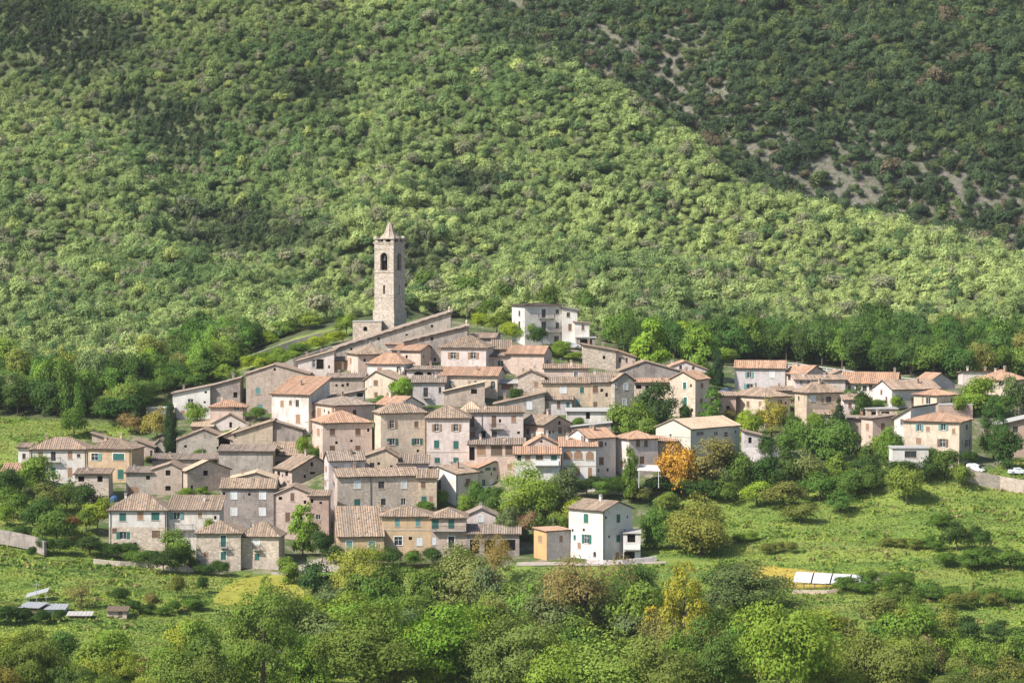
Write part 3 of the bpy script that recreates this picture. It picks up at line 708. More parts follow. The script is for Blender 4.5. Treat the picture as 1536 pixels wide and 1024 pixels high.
# middle band
h('small brown gable house with a whitewashed base in the middle right', (779,816,858), 637,624,668,'gB','I','t','839.5,634,4,6,o;840,645,5.5,10,b', Y=618, a=48, plinth=(648,'V'))
h('low pinkish house squeezed between the patched roof and the cream pyramid-roofed house', (436,488,488), 694,687,716,'mA','P','b','452,702,5,7,o', d=6, Y=617)
h('half-ruined house with a white verge behind the mottled grey stone gable', (878,928,928), 565,560,588,'mA','V','t','892,572,6,6,o;905,571,4,8,l', d=6, Y=660)
h('brown-pink wall house between the tall cream house and the cream hipped house', (1080,1104,1104), 594,590,645,'mA','I','b','1092,612,5,7,o', d=6, Y=655)
h('planted terrace with a flat brown canopy behind the pink one-shutter house', (1300,1346,1346), 614,612,640,'flat','T','g','1312,621,10,8,o;1328,621,12,8,o', d=5, Y=636, ov=.3, name='terrace_block', cat='outbuilding')
h('small pale house with two windows behind the spruce', (1266,1300,1300), 600,592,640,'mA','R','b','1275,608,5,8,b;1290,608,5,8,b', d=6, Y=645)
h('low wall house with a straw roof between the lavender and grey-cream houses', (1160,1200,1200), 586,580,610,'mA','T','t','', d=6, Y=660)
h('long pinkish white house with two balconies in the middle of the village', (702,785,785), 619,611,668,'mA','R','t','741,632,7,18,bD;770.5,628,7,10,l;708,632,7,16,bD;709,651,8,9,l;741.5,651,8,9,d;725,651,7,10,o', d=8, Y=618, bal='734,755,642;702,718,641', pipes='723')
h('house with a straw-coloured pyramid roof left of the pinkish white house', (690,724,724), 617,600,660,'hip','R','y','', d=7, Y=622)
h('big four-storey beige house with teal windows and brown shutters, left half', (559,571,640), 619,606,702,'hip','C','t','588,636,7,12,N;624.5,636,6,9,b;588.5,662,8,10,G;625.6,662,8,10,G;627,676,4,4,o', Y=610, a=74, pipes='638')
h('taller right half of the big beige house with four rows of green windows', (640,704,704), 626,607,702,'hip','R','t','655,641,7,11,N;684,641,7,11,N;655,666,8,12,g;684,667,8,12,g;656,690,8,8,g;684,690,8,8,g', d=10, Y=608, ch='', band=678)
h('cream house with a steep orange pyramid roof and brown shutters', (463,484,557), 634,616,694,'hip','P','o','498.6,647.5,8,10,b;537,647.5,8,10,b;498.6,672.5,8,9,b;537,672.5,8,9,b;468,649,3,9,l;477.5,648,4,10,l;468,675,3,9,l;477,673,4,9,l', Y=612, ch='')
h('long house with a dark hipped roof behind the cream pyramid-roofed house', (463,502,560), 608,595,655,'hip','P','d','478.6,619,6,14,l;499,615,3,7,l', Y=624, r=.8, pipes='501')
h('low house with a red-tan roof and small gable behind the big beige house', (561,598,633), 608,595,628,'gB','R','o','', Y=626, a=40)
h('brown gable house with a straw roof slope left of the tall grey corner house', (408,438,498), 705,684,738,'gB','B','t','468,696,4,6,o;469,709,8,4,o;418,710,4,7,o;430,710,4,7,o', Y=606, a=56, pk=.55)
h('tall corner house with a narrow sunlit end and dark tiled roof', (484,493,547), 690,677,800,'gA','L','d','521,699,9,8,w;489,703,3,7,l;488,724,3,8,l', Y=592, a=76)
h('tan gable house with a half-lit front in front of the big beige house', (542,597,597), 686,674,712,'gA','T','t','568,695,4,4,o;587,699,3,3,o', d=9, Y=600, pk=.64)
h('grey shed with a dark hipped roof right of the tan half-lit gable', (597,642,642), 695,683,714,'mA','L','d','', d=6, Y=600, name='shed', cat='shed')
h('long rubble-stone house with three white windows in the lower middle', (493,506,628), 715,703,778,'gA','S','t','536,727,8,11,wf;572,727,9,11,d;606,727,7,11,wf;536,753,9,10,g;575,752.5,7,10,d;605,752,7,10,d;501,728,2,9,d', Y=588, a=77, pipes='556', ch='.5,.25')
h('narrow tan annexe with a blue door at the right end of the rubble-stone house', (627,655,655), 717,705,778,'mA','T','t','635,727,7,10,b;636,751,8,14,gD', d=6, Y=589)
h('white house with a yellowish sunlit side wall and small brown windows', (640,684,721), 711,699,764,'gA','W','t','658,727,7,15,dD;660,750,6,7,b;702,722,7,10,b;702.5,746,7,10,b;713.5,743,4,6,b', Y=594, pk=.35, a=38, pipes='685')
h('pale green gable house with a balcony beside the big lime tree', (690,719,764), 702,692,752,'gB','E','o','732,703,8,5,g;742,703,6,5,g;725.5,724,5,11,gD;737,723,7,10,w', Y=600, a=50, band=715, bal='723,759,735,w')
h('house with a glazed veranda under a dark slab and tiles', (703,787,787), 667,658,702,'mA','P','d','708,680,8,20,oD;722,675,13,14,l;745,675,17,16,n;764,675,12,15,n;778,676,10,14,n', d=8, Y=603)
h('white house with arched shutter windows left of the pale blue-white house', (841,894,894), 670,656,738,'mA','W','o','852,682,14,13,la;867.5,682,13,13,la;885,683,12,13,la;867,707,6,13,l;885,708,6,14,l;848,706,6,12,l', d=9, Y=594, pipes='842', band=699)
h('pink gable wing left of the arched white house', (788,841,841), 669,655,720,'gA','P','o','812,662,3,3,o', d=9, Y=597, pk=.46)
h('white porch house with an orange lean-to roof and brown windows', (772,840,840), 681,671,734,'mA','W','o','791.6,686,8,10,l;809,685,11,9,n;831,685.5,9,9,g;779,686,6,9,o', d=4, Y=590, bal='802,838,697,w')
h('bluish white house with a pink gable side right of the arched white house', (852,882,925), 657,644,738,'gA','W','o','901.7,666,6,9,b;902,691,7,12,b', Y=598, a=50)
h('rose house with an orange hipped roof and narrow dark windows', (924,944,988), 658,646,722,'hip','R','o','957,665,6,10,b;969,665,5.5,10,b;963,690,7,12,b;933,695,5,8,l', Y=600)
h('small brown house with a red roof right of the rose hipped house', (985,1014,1014), 662,654,700,'mA','B','o','1004,663,6,7,d;1000,664,3,6,d', d=7, Y=604)
h('large pale green house with a pink gable end and a straw roof', (986,1036,1117), 643,629,704,'gA','E','y','1050.6,650,11,7,d;1074,650,6,7,d;1089,651,5.5,7,d;1090,673,6,8,d', Y=604, a=42, ch='', band=656)
h('small grey annexe with a sloping roof at the right end of the pale green house', (1116,1153,1153), 656,647,676,'mR','L','b','1125,660,5,9,o;1130,660,5,9,o;1147,662,8,8,o', d=7, Y=606)
# right-hand hamlet
h('lavender house with a thin orange roof and pale windows on the upper right', (1103,1178,1182), 551,541,596,'gB','L','o','1124,562,6,9,U;1158,562,6,9,wf;1125,580,9,9,U', Y=676, a=10, ch='')
h('small house with an orange roof and pale gable right of the lavender house', (1178,1209,1243), 561,549,582,'gB','P','o','1184,566,4,7,d', Y=672, a=45)
h('long low pink house below the orange-roofed gable', (1193,1268,1268), 570,563,590,'mA','R','b','1202,572,4,8,d;1213,573,4,7,d;1228,571,4,6,d', d=7, Y=662)
h('grey gable house just under the white railing', (1236,1284,1284), 566,556,580,'gA','R','b','1262,564,6,6,d', d=8, Y=682, pk=.5)
h('cream house with a brown hipped roof behind the yellow tree', (1100,1148,1188), 595,582,645,'hip','C','b','1122,606,4.5,9,b;1170,604,7,9,b;1170,627,8,14,bD', Y=650, r=.6)
h('grey-cream house with a flared corner and a brown pyramid roof', (1196,1210,1265), 588,573,648,'hip','T','t','1219,598,7,8,wf;1243,599,8,9,dB', Y=648, a=70)
h('little shed with an arched brown roof beside the dark spruce', (1226,1246,1246), 622,616,648,'mA','R','b','1237,634,4,8,o', d=5, Y=634, name='shed', cat='shed')
h('long white house with a bright orange roof below the white railing', (1264,1345,1358), 575,559,600,'gB','W','o','1286.5,582,5.5,8,d;1297,582,6.5,8,d;1306,581,5,8,d;1274,582,4,8,d', Y=662, a=14, ch='.93,.5')
h('white house with a rust-brown roof and dark windows on the right', (1316,1338,1416), 584,571,616,'gA','W','b','1349,601,10,10,d;1370,601,6.5,10,l;1400,601,5,9,d;1329.6,599,3,9,b;1322,588,3,7,b', Y=652, a=66)
h('grey gable house with a red roof behind the rust-brown roofed house', (1372,1390,1437), 575,560,586,'gB','L','o','', Y=672, a=60, ch='')
h('small cream pavilion-like house with a hipped roof and an arched window', (1376,1405,1442), 593,584,616,'hip','C','o','1392,601,7,9,d;1384,600,3,9,l;1429,601,6,9,da', Y=644, r=1, ch='')
h('low pink-brown block behind the big beige orange-roofed house', (1408,1459,1459), 608,606,630,'flat','I','g','1437,613,3,4,o', d=7, Y=640, ov=.05)
h('white house with a rising brown roofline left of the big beige orange-roofed house', (1343,1366,1417), 627,612,684,'mL','W','b','1353,633,5,9,d;1359,655,4,11,b', Y=622, a=30)
h('pink house with one brown shutter left of the white modern terrace', (1296,1309,1344), 628,624,684,'mA','P','d','1324.5,640,6,11,b;1301,640,5,9,l', Y=625, a=68, pipes='1343')
h('low house with a flat brown roof behind the spruce', (1262,1310,1310), 628,622,684,'mA','T','d','1305,640,4,9,d', d=6, Y=634)
h('big beige house with a bright orange hipped roof on the far right', (1360,1439,1471), 633,618,704,'hip','C','o','1379,641,5.5,10,Uf;1415,640,7,10,Uf;1378,661,8,9,l;1414,664,8,12,B;1450,640,7,10,df;1451,664,9,13,Gf;1411,682,12,8,lD', Y=606, ch='')
h('white modern terrace block with one wide dark window', (1339,1393,1393), 673,671,704,'flat','W','g','1366,681,18,10,dk', d=6, Y=592, ov=.25, name='terrace_block', cat='house')
h('cream house with an orange hipped roof at the right edge', (1469,1510,1548), 570,555,596,'hip','C','o','1481,577,5.5,7,d;1501,575,6,8,d;1522.5,575,7,8,d', Y=662)
h('long rosy house with a thin red roofline behind the right-edge cream house', (1444,1504,1504), 561,557,578,'mF','R','o','', d=7, Y=690)
h('pink house with a white slab roof at the right edge', (1496,1548,1548), 637,625,690,'mL','I','g','1523,644,8,9,d;1504,648,4,8,d', d=8, Y=628, ov=.7)
# front row
h('front-row white and stone house with teal shutters and a hipped roof', (163,250,250), 764,741,830,'hip','W','t','184,775,10,12,g;210.6,773,9,12,l;233,774,12,12,g;184.7,802.6,10,11,G;234,801,12,11,b', d=9, Y=567, plinth=(790,'X'), pipes='166,248')
h('front-row annexe with a long tile roof left of the tall grey house', (252,329,329), 765,744,826,'mA','V','t','265,773,10,11,U;300,772,6,8,l', d=9, Y=568, bal='262,290,793', ch='.65,.6')
h('tall grey house with four white windows in the front row', (330,413,416), 731,718,800,'gB','K','t','351,743,7.5,11,wf;394,743,8,11,wf;351,767.5,8,11,wf;393.6,767.5,8,11,wf;336,740,4,4,o;374,741,4,4,o', Y=583, a=5, ch='', pipes='411')
h('small gable peeping over the roof of the tall grey house', (345,411,411), 718,709,740,'gA','B','y','', d=8, Y=600, pk=.58)
h('pink-brown gabled house right of the tall grey house', (414,464,464), 740,730,820,'gA','P','t','420.6,747,5,5,o;438.6,745,6,12,b;431.5,775,7,14,b', d=9, Y=582, pk=.5)
h('narrow brick-pink house with a short tiled roof right of the pink-brown gable', (464,493,493), 744,736,826,'mA','I','t','468,751,4,6,o', d=6, Y=580)
h('left stone cottage with a pyramid roof and a green balcony door in the front row', (294,361,361), 799,781,858,'hip','X','t','335,811,8,17,gfD;335,833,8,12,gf', d=9, Y=556, plinth=(838,'S'), bal='330,341,820')
h('right stone cottage with a pale window in the front row', (362,418,423), 803,783,858,'hip','X','t','384.7,813,8,10,wf;385.5,835,7,10,gD', Y=557, a=6, plinth=(838,'S'), d=9, bal='380,391,823')
h('ochre house under a huge slope of tiles with a roof window in the front row', (497,507,576), 804,760,846,'gA','O','t','524,816.5,9,11,tf;558,817,10,10,tf;501.5,815,3,10,l;501.5,832,3,11,l', Y=560, a=83, pk=.12, ch='.14,.96')
h('long ochre-brown house with a ledge and pale blue windows in the lower middle', (572,647,647), 774,759,840,'hip','O','t','596,783,7,13,t;627,783,7,12,t;597.5,811,12,13,df;615.5,807,5,5,o;629,812,9,12,w', d=9, Y=563, band=795, ch='.06,.4')
h('brown house with a full-width balcony right of the long ochre-brown house', (647,699,699), 776,762,840,'hip','B','t','653,785,10,15,gD;677,785,9,15,gD;650,811,8,11,w;677,812.5,9,17,dfD', d=9, Y=562.5, bal='648,697,795', ch='')
h('pinkish gable with a white-patched window behind the balcony house', (698,744,744), 773,763,800,'gA','R','d','721,778,7,9,wf', d=8, Y=574, pk=.5, ch='.5,.1')
h('low barn with a grey tiled roof on dark posts', (698,779,779), 801,787,838,'mA','K','d','712,820,14,22,oD;735,820,16,22,oD;762,817,22,16,o', d=8, Y=562, name='barn', cat='barn')
h('small orange outbuilding with a red roof left of the bright white house', (801,820,856), 797,791,842,'mB','Q','o','810,808,6,9,l;841.6,807.6,5,10,l', Y=553, a=58, ov=.3, name='outbuilding', ch='', wallB='R')
h('bright white house with green shutters and a tan gable roof below the village', (854,904.5,951), 766,752,842,'gB','W','t','879,777,7,13,g;880,808,7,13,G;862,805.6,3.5,7,g;892,831,4.5,8,da;927.6,777,5.5,13,g;927.6,807,6,11,g;914,804.6,3,4,o;925.6,832,5,9,l', Y=550, a=43, ch='.55,.45', pipes='905.5')
h('white lean-to porch on the right side of the bright white house', (935,961,961), 800,797,842,'mA','W','g','947,807,12,12,o;943,833,18,12,oD', d=4, Y=552, ov=.2, name='lean_to', bal='936,960,823,w')
# white mansion behind the village
h('white three-storey villa with balconies and a low grey roof behind the village', (768,787,843), 458,455,522,'hip','W','g','815.6,470,6,13,dD;836,467.5,5,7,d;815.6,489,7,13,dD;836,488,5,9,d;834.7,508.6,7,10,d;779,470,3,8,d;779,486,3,8,d', Y=702, a=71, bal='807,831,477;809,845,497', ov=.6)
h('lower right wing of the white villa', (843,866,866), 465,461,522,'mR','W','g','852.6,472,5,7,d;855,490.6,5,10,b', d=7, Y=703, ov=.5)
h('lowest right wing of the white villa with a dark roof edge', (862,884,884), 485,483,522,'mR','W','b','874.5,491,4.5,8,b;866,509,3,6,d', d=7, Y=701, ov=.4)
h('small timber carport beside the white villa', (865,893,893), 507,505,520,'flat','K','g','879,514,18,10,oD', d=4, Y=698, ov=.3, name='carport', cat='carport')
# the ground is fitted to the foot of every house
HC = []
for q in HSPEC:
    (lab, us, ve_, vt_, vb_), kw = q[0][:5], q[1]
    uL, uC, uR = us
    if kw.get('Y') is None: Yh = y_at(uC if uC not in (uL, uR) else (uL+uC)/2, vb_); kw['Y'] = Yh
    Yh = kw['Y']
    for uu in sorted({(uL+uC)/2, uC, (uC+uR)/2}):
        x = (uu-768)/F*Yh; HC.append((x, Yh, z_from_v(vb_-3, Yh)-gz(x, Yh)))
HC = np.array(HC)
num = np.zeros_like(GZ); den = np.full_like(GZ, 0.12)
for x, y, dz in HC:
    w_ = np.exp(-((GX-x)**2/49+(GYY-y)**2/36)); num += w_*dz; den += w_
GZ = smooth(smooth(GZ+num/den, 0, 1), 1, 1)
nU, nY = len(GU), len(GY)
verts = np.stack([GX, GYY, GZ], -1).reshape(-1, 3)
idx = np.arange(nU*nY).reshape(nU, nY)
quads = np.stack([idx[:-1,:-1], idx[1:,:-1], idx[1:,1:], idx[:-1,1:]], -1).reshape(-1, 4)
me = bpy.data.meshes.new('hillside'); me.from_pydata(verts.tolist(), [], quads.tolist()); me.update()
me.polygons.foreach_set('use_smooth', np.ones(len(quads), bool))
zone = np.zeros((nU*nY, 4), np.float32); zone[:, 3] = 1      # r: woodland floor, g: village earth, b: bare slope
VV = np.zeros((nU, nY))
for i in range(nU):
    fv = forest_v(GU[i]); cv = np.interp(GU[i], [c[0] for c in crest], [c[1] for c in crest])
    for j in range(nY):
        v = v_of(GY[j], GZ[i, j]); VV[i, j] = v; k = i*nY+j
        if GY[j] > 640 and v < fv+4: zone[k, 0] = 1
        if inside(GU[i], v, V_OUT) and GY[j] > 540: zone[k, 1] = 1
        if GY[j] > YC_[i, 0]+20 and GU[i] > 640: zone[k, 2] = float(np.interp(GY[j]-YC_[i, 0], [20, 60, 110, 170], [.8, 1, .85, .3]))
ca = me.color_attributes.new('zone', 'FLOAT_COLOR', 'POINT'); ca.data.foreach_set('color', zone.ravel())
B = NB('hillside_ground')
geo = B.n('ShaderNodeNewGeometry').outputs['Position']
za = B.n('ShaderNodeVertexColor', layer_name='zone'); zs = B.n('ShaderNodeSeparateColor'); B.t.links.new(za.outputs[0], zs.inputs[0])
n1 = B.noise(geo, 0.035, 5, 0.6); n2 = B.noise(geo, 0.22, 6, 0.7); n3 = B.noise(geo, 1.6, 5, 0.7)
mpg = B.n('ShaderNodeMapping'); mpg.inputs['Scale'].default_value = (0.02, 0.14, 0.0); B.t.links.new(geo, mpg.inputs[0])
g = B.mix(B.ramp(B.noise(mpg.outputs[0], 1.0, 4, 0.6), 0.40, 0.60), (0.115,0.18,0.035), (0.23,0.27,0.055))
g = B.mix(B.math('MULTIPLY', B.ramp(n2, 0.48, 0.66), 0.45), g, (0.14,0.23,0.038))
g = B.mix(B.math('MULTIPLY', B.ramp(B.noise(geo, 0.11, 4, .6), 0.64, 0.74), 0.45), g, (0.30,0.26,0.11))
g = B.mix(B.math('MULTIPLY', B.ramp(n3, 0.40, 0.70), 0.3), g, (0.10,0.155,0.03))
wf = B.mix(B.ramp(n2, 0.4, 0.65), (0.07,0.095,0.032), (0.10,0.105,0.05))
ve = B.mix(B.ramp(n2, 0.36, 0.52), (0.27,0.22,0.17), (0.075,0.11,0.03))
bs = B.mix(B.ramp(B.noise(geo, 0.5, 7, 0.75), 0.40, 0.60), (0.19,0.165,0.15), (0.08,0.09,0.045))
c = B.mix(zs.outputs[0], g, wf); c = B.mix(zs.outputs[2], c, bs); c = B.mix(zs.outputs[1], c, ve)
B.bump(B.math('ADD', n3, B.math('MULTIPLY', n2, 2.0)), 0.7, 0.4)
me.materials.append(B.color(c))
hill = bpy.data.objects.new('hillside', me); COL.objects.link(hill); tag(hill, kind='structure', label='green hillside rising from fields to wooded mountain slope', cat='hillside')
for a_, k_ in HSPEC: house(*a_, **k_)
# ------------------------------------------------------------------ church and bell tower
def merge(src, dst, ren):
    M0 = dst_matrix(dst).inverted() @ dst_matrix(src)
    for o in list(COL.objects):
        if o.parent == src:
            o.parent = dst; o.matrix_basis = M0 @ o.matrix_basis
            if o.name.split('.')[0] in ren: o.name = ren[o.name.split('.')[0]]
    bpy.data.objects.remove(src)
def dst_matrix(o):
    from mathutils import Matrix
    return Matrix.Translation(o.location) @ o.rotation_euler.to_matrix().to_4x4()
nave, nd = house('long grey stone church whose roofline climbs to the right beside the bell tower', (494,676,676), 526,469,560,'mL','G','d','527,524,3,4,o;568,508,3,4,o;648,489,3,4,o;610,502,3,3,o', d=7, Y=683, name='church', cat='church', lean=0.07, ch='', group=None)
ws, _ = house('x', (606,701,701), 513,490,545,'mL','K','d','648,508,3,5,o;676,498,2,3,o', d=6, Y=677, lean=0.06, ch='')
merge(ws, nave, {'wall':'aisle_wall','roof':'aisle_roof'})
sa, _ = house('x', (529,572,572), 483,481,515,'flat','X','g','548,493,6,7,oa', d=5, Y=689, ch='', ov=.1)
merge(sa, nave, {'wall':'sacristy_wall','roof':'sacristy_roof'})
def finial(u, v, Y):
    p = at(u, v, Y); m = MB(); m.box(p.x-.5, p.x+.5, p.y-.5, p.y+.5, p.z-3, p.z, 0); m.box(p.x-.65, p.x+.65, p.y-.65, p.y+.65, p.z+.003, p.z+.2, 0)
    m.tube((p.x,p.y,p.z+.2), (p.x,p.y,p.z+.8), .32, .2, 8); m.tube((p.x,p.y,p.z+.8), (p.x,p.y,p.z+1.5), .4, .05, 8)
    o = m.build('finial', WM['X']); o.parent = nave; o.matrix_basis = dst_matrix(nave).inverted()
finial(674, 468, 684.5); finial(700, 488, 678)

def bell_tower():
    Y = 692; a = R(28); s = F/Y; ca_, sa_ = math.cos(a), math.sin(a)
    wA = 29.5/s/ca_; wB = 15.8/s/sa_; C = at(590.5, 480, Y); ex = Vector((ca_, -sa_, 0)); L = C-ex*wA
    zg = gz(L.x, L.y)-2.0
    root = empty('bell_tower', (L.x, L.y, zg), -a)
    tag(root, 'tall square stone bell tower with arched belfry and small pointed spire above the village', 'bell tower')
    Z = lambda v: at(590, v, Y).z-zg
    ztop = Z(366); zb0, zb1 = Z(405.5), Z(379); zs0, zs1 = Z(441), Z(428)
    mb = MB(); bt = 0.42                                                   # slight batter of the lower shaft
    def faceset(T, wid, nin, cx, arch=True):
        ho = []
        if arch: ho.append((cx-1.02, cx+1.02, zb0, zb1))
        ho.append((cx-.3, cx+.3, zs0, zs1))
        wall_face(mb, [(0,0),(wid,0),(wid,ztop),(0,ztop)], ho, T, nin, .85)
        for s0, s1, t0, t1 in ho:
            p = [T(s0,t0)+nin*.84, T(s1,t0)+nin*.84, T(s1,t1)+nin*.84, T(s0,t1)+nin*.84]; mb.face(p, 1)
            if arch and s1-s0 > 1.5:
                rr = (s1-s0)/2; cz = t1-rr
                for sg in (-1, 1):
                    pts = [(cx+sg*rr, t1), (cx+sg*rr, cz)]+[(cx+sg*rr*math.cos(q*math.pi/16), cz+rr*math.sin(q*math.pi/16)) for q in range(1, 9)]
                    mb.face([T(*p)+nin*.02 for p in pts])
                    for q in range(1, len(pts)-1): mb.face([T(*pts[q])+nin*.02, T(*pts[q+1])+nin*.02, T(*pts[q+1])+nin*.8, T(*pts[q])+nin*.8])
    faceset(lambda s_, t_: Vector((s_, 0, t_)), wA, Vector((0,1,0)), wA*.5)
    faceset(lambda s_, t_: Vector((wA, s_, t_)), wB, Vector((-1,0,0)), wB*.5)
    faceset(lambda s_, t_: Vector((s_, wB, t_)), wA, Vector((0,-1,0)), wA*.5)
    faceset(lambda s_, t_: Vector((0, s_, t_)), wB, Vector((1,0,0)), wB*.5)
    mb.build('wall', [WM['Z'], M['dark']], root)
    def band(name, v0, v1, out, mat):
        m = MB(); z0, z1 = Z(v0), Z(v1)
        m.box(-out, wA+out, -out, -.004, z0, z1); m.box(-out, wA+out, wB+.004, wB+out, z0, z1)
        m.box(-out, -.004, -.004, wB+.004, z0, z1); m.box(wA+.004, wA+out, -.004, wB+.004, z0, z1); return m.build(name, mat, root)
    band('string_course', 409, 407, .14, WM['Z']); band('string_course', 447, 445.5, .10, WM['Z']); band('string_course', 373.5, 372, .12, WM['Z'])
    # stepped plinth
    m = MB(); z1 = Z(466); m.box(-.28, wA+.28, -.28, -.004, 0, z1); m.box(-.28, wA+.28, wB+.004, wB+.28, 0, z1); m.box(-.28, -.004, -.004, wB+.004, 0, z1); m.box(wA+.004, wA+.28, -.004, wB+.004, 0, z1)
    m.build('plinth', WM['Z'], root)
    # archivolts of the belfry openings
    for T in (lambda s_, t_, o: Vector((s_, -o, t_)), lambda s_, t_, o: Vector((wA+o, s_, t_))):
        m = MB(); cx = wA*.5; rr = 1.02; cz = zb1-rr; pts = [(cx+rr, zb0)]+[(cx+rr*math.cos(k*math.pi/12), cz+rr*math.sin(k*math.pi/12)) for k in range(13)]+[(cx-rr, zb0)]
        po = [(cx+rr+.26, zb0)]+[(cx+(rr+.26)*math.cos(k*math.pi/12), cz+(rr+.26)*math.sin(k*math.pi/12)) for k in range(13)]+[(cx-rr-.26, zb0)]
        for k in range(len(pts)-1):
            m.face([T(*pts[k],.07), T(*po[k],.07), T(*po[k+1],.07), T(*pts[k+1],.07)]); m.face([T(*po[k],.07), T(*po[k],0), T(*po[k+1],0), T(*po[k+1],.07)]); m.face([T(*pts[k],.07), T(*pts[k+1],.07), T(*pts[k+1],0), T(*pts[k],0)])
        q = T(cx-rr-.4, zb0-.22, .003); m.obox(q, T(cx+rr+.4, zb0-.22, .003)-q, T(cx-rr-.4, zb0-.22, .2)-q, T(cx-rr-.4, zb0-.003, .003)-q); m.build('archivolt', WM['Z'], root)
    # cornice, small open attic, eaves
    m = MB(); m.box(-.15, wA+.15, -.15, wB+.15, ztop+.003, ztop+.3); m.box(-.25, wA+.25, -.25, wB+.25, ztop+.303, ztop+.5); m.build('cornice', WM['Z'], root)
    za = ztop+.503; zt = Z(358.5); m = MB()
    for x, y in ((.1,.1),(wA-.9,.1),(.1,wB-.9),(wA-.9,wB-.9)): m.box(x, x+.8, y, y+.8, za, zt)
    for x, y, w_, d_ in ((wA/2-.35,.12,.7,.5),(wA/2-.35,wB-.62,.7,.5),(.12,wB/2-.35,.5,.7),(wA-.62,wB/2-.35,.5,.7)): m.box(x, x+w_, y, y+d_, za, zt)
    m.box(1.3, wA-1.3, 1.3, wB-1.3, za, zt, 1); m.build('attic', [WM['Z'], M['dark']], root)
    m = MB(); m.box(-.22, wA+.22, -.22, wB+.22, zt+.003, zt+.22); m.build('eaves', WM['Z'], root)
    # eight-sided spire, slightly hollow in outline
    cx, cy = wA/2, wB/2; prof = [(wA*.43, zt+.223), (wA*.30, zt+.9), (wA*.20, zt+1.8), (wA*.13, Z(340)), (wA*.085, Z(336.5)), (.05, Z(333))]
    m = MB()
    for k in range(len(prof)-1):
        for i in range(8):
            a0, a1 = (i+.5)*math.pi/4, (i+1.5)*math.pi/4; (r0, z0), (r1, z1) = prof[k], prof[k+1]
            m.face([(cx+r0*math.cos(a0), cy+r0*math.sin(a0), z0), (cx+r0*math.cos(a1), cy+r0*math.sin(a1), z0), (cx+r1*math.cos(a1), cy+r1*math.sin(a1), z1), (cx+r1*math.cos(a0), cy+r1*math.sin(a0), z1)])
    for i in range(8):
        a0 = (i+.5)*math.pi/4
        for k in range(len(prof)-1): m.tube((cx+prof[k][0]*math.cos(a0), cy+prof[k][0]*math.sin(a0), prof[k][1]), (cx+prof[k+1][0]*math.cos(a0), cy+prof[k+1][0]*math.sin(a0), prof[k+1][1]), .12, .09, 5)
    sp = m.build('spire', WM['B'], root)
    for x, y in ((.25,.25),(wA-.25,.25),(.25,wB-.25),(wA-.25,wB-.25)):
        m = MB(); m.box(x-.4, x+.4, y-.4, y+.4, zt+.253, zt+.6); m.tube((x,y,zt+.603), (x,y,zt+.8), .3, .12, 6); m.build('pinnacle', WM['S'], root)
    m = MB(); m.tube((cx,cy,Z(334)), (cx,cy,Z(324.5)), .05, .05, 6); zc = Z(327); m.box(cx-.4, cx+.4, cy-.035, cy+.035, zc-.05, zc+.05); m.build('cross', M['iron'], sp)
    m = MB(); prev = None
    for r_, z in ((.12, zb1-.9), (.3, zb1-1.0), (.38, zb1-1.5), (.58, zb1-1.9)):
        if prev: m.tube((wA/2,.62,prev[1]), (wA/2,.62,z), prev[0], r_, 10, cap=False)
        prev = (r_, z)
    m.box(wA/2-.95, wA/2+.95, .55, .69, zb1-.9, zb1-.75); m.build('bell', M['iron'], root)
bell_tower()

# ------------------------------------------------------------------ garden and retaining walls
def stone_wall(label, pts, hgt, mat='S', th=.6, Ys=None, vadd=0, name='stone_wall', cat='wall', cope=True):
    P = []
    for i, (u, vt) in enumerate(pts):
        Yv = Ys[i] if Ys else y_at(u, vt+vadd); P.append(at(u, vt, Yv))
    m = MB(); N = []
    for i, p in enumerate(P):
        d = (P[min(i+1, len(P)-1)]-P[max(i-1, 0)]); d.z = 0; d.normalize(); N.append(Vector((-d.y, d.x, 0))*th)
    for i in range(len(P)-1):
        p, q = P[i], P[i+1]; n0, n1 = N[i], N[i+1]; dz = Vector((0,0,-hgt)); 
        A = [p, q, q+n1, p+n0]; Bq = [x+dz for x in A]
        m.face(A); m.face([Bq[0],Bq[1],A[1],A[0]]); m.face([Bq[2],Bq[3],A[3],A[2]])
        if i == 0: m.face([Bq[3],Bq[0],A[0],A[3]])
        if i == len(P)-2: m.face([Bq[1],Bq[2],A[2],A[1]])
    o0 = P[0].copy(); m.v = [tuple(Vector(v)-o0) for v in m.v]
    o = m.build(name, WM[mat], None, o0); return tag(o, label, cat)
stone_wall('old grey garden wall climbing the green slope towards the bell tower', [(366,536),(400,524),(440,510),(480,499),(512,492)], 3.2, 'G', vadd=12)
stone_wall('pale grey wall climbing just behind the large brown gabled house', [(408,552),(440,538),(470,528),(498,519)], 3.5, 'G', vadd=16)
stone_wall('dry-stone wall running along the field at the left edge', [(-20,792),(10,796),(30,800),(48,804),(66,812)], 2.8, 'K', vadd=24)
stone_wall('rough stone retaining wall below the parked white cars at the right edge', [(1446,700),(1470,707),(1500,714),(1530,719),(1580,723)], 4.5, 'S', vadd=20)
stone_wall('concrete retaining wall with posts under the grey annexe of the pale green house', [(1114,671),(1140,671),(1172,669)], 5, 'L', vadd=22, name='retaining_wall')
stone_wall('low white garden wall on the terrace below the orange tree', [(985,713),(1010,713),(1040,714),(1070,715),(1110,712)], 2.0, 'V', vadd=8, name='garden_wall')
stone_wall('low whitewashed wall under the bluish white house', [(892,722),(915,726),(938,729)], 3, 'V', vadd=14, name='garden_wall')
stone_wall('low stone wall in front of the front-row white and stone house', [(140,838),(180,842),(215,843),(262,850),(292,851)], 1.6, 'X', vadd=7)
stone_wall('low grey terrace wall in front of the bright white house', [(880,838),(905,840),(935,840),(985,834)], 1.4, 'L', vadd=7, name='terrace_wall')
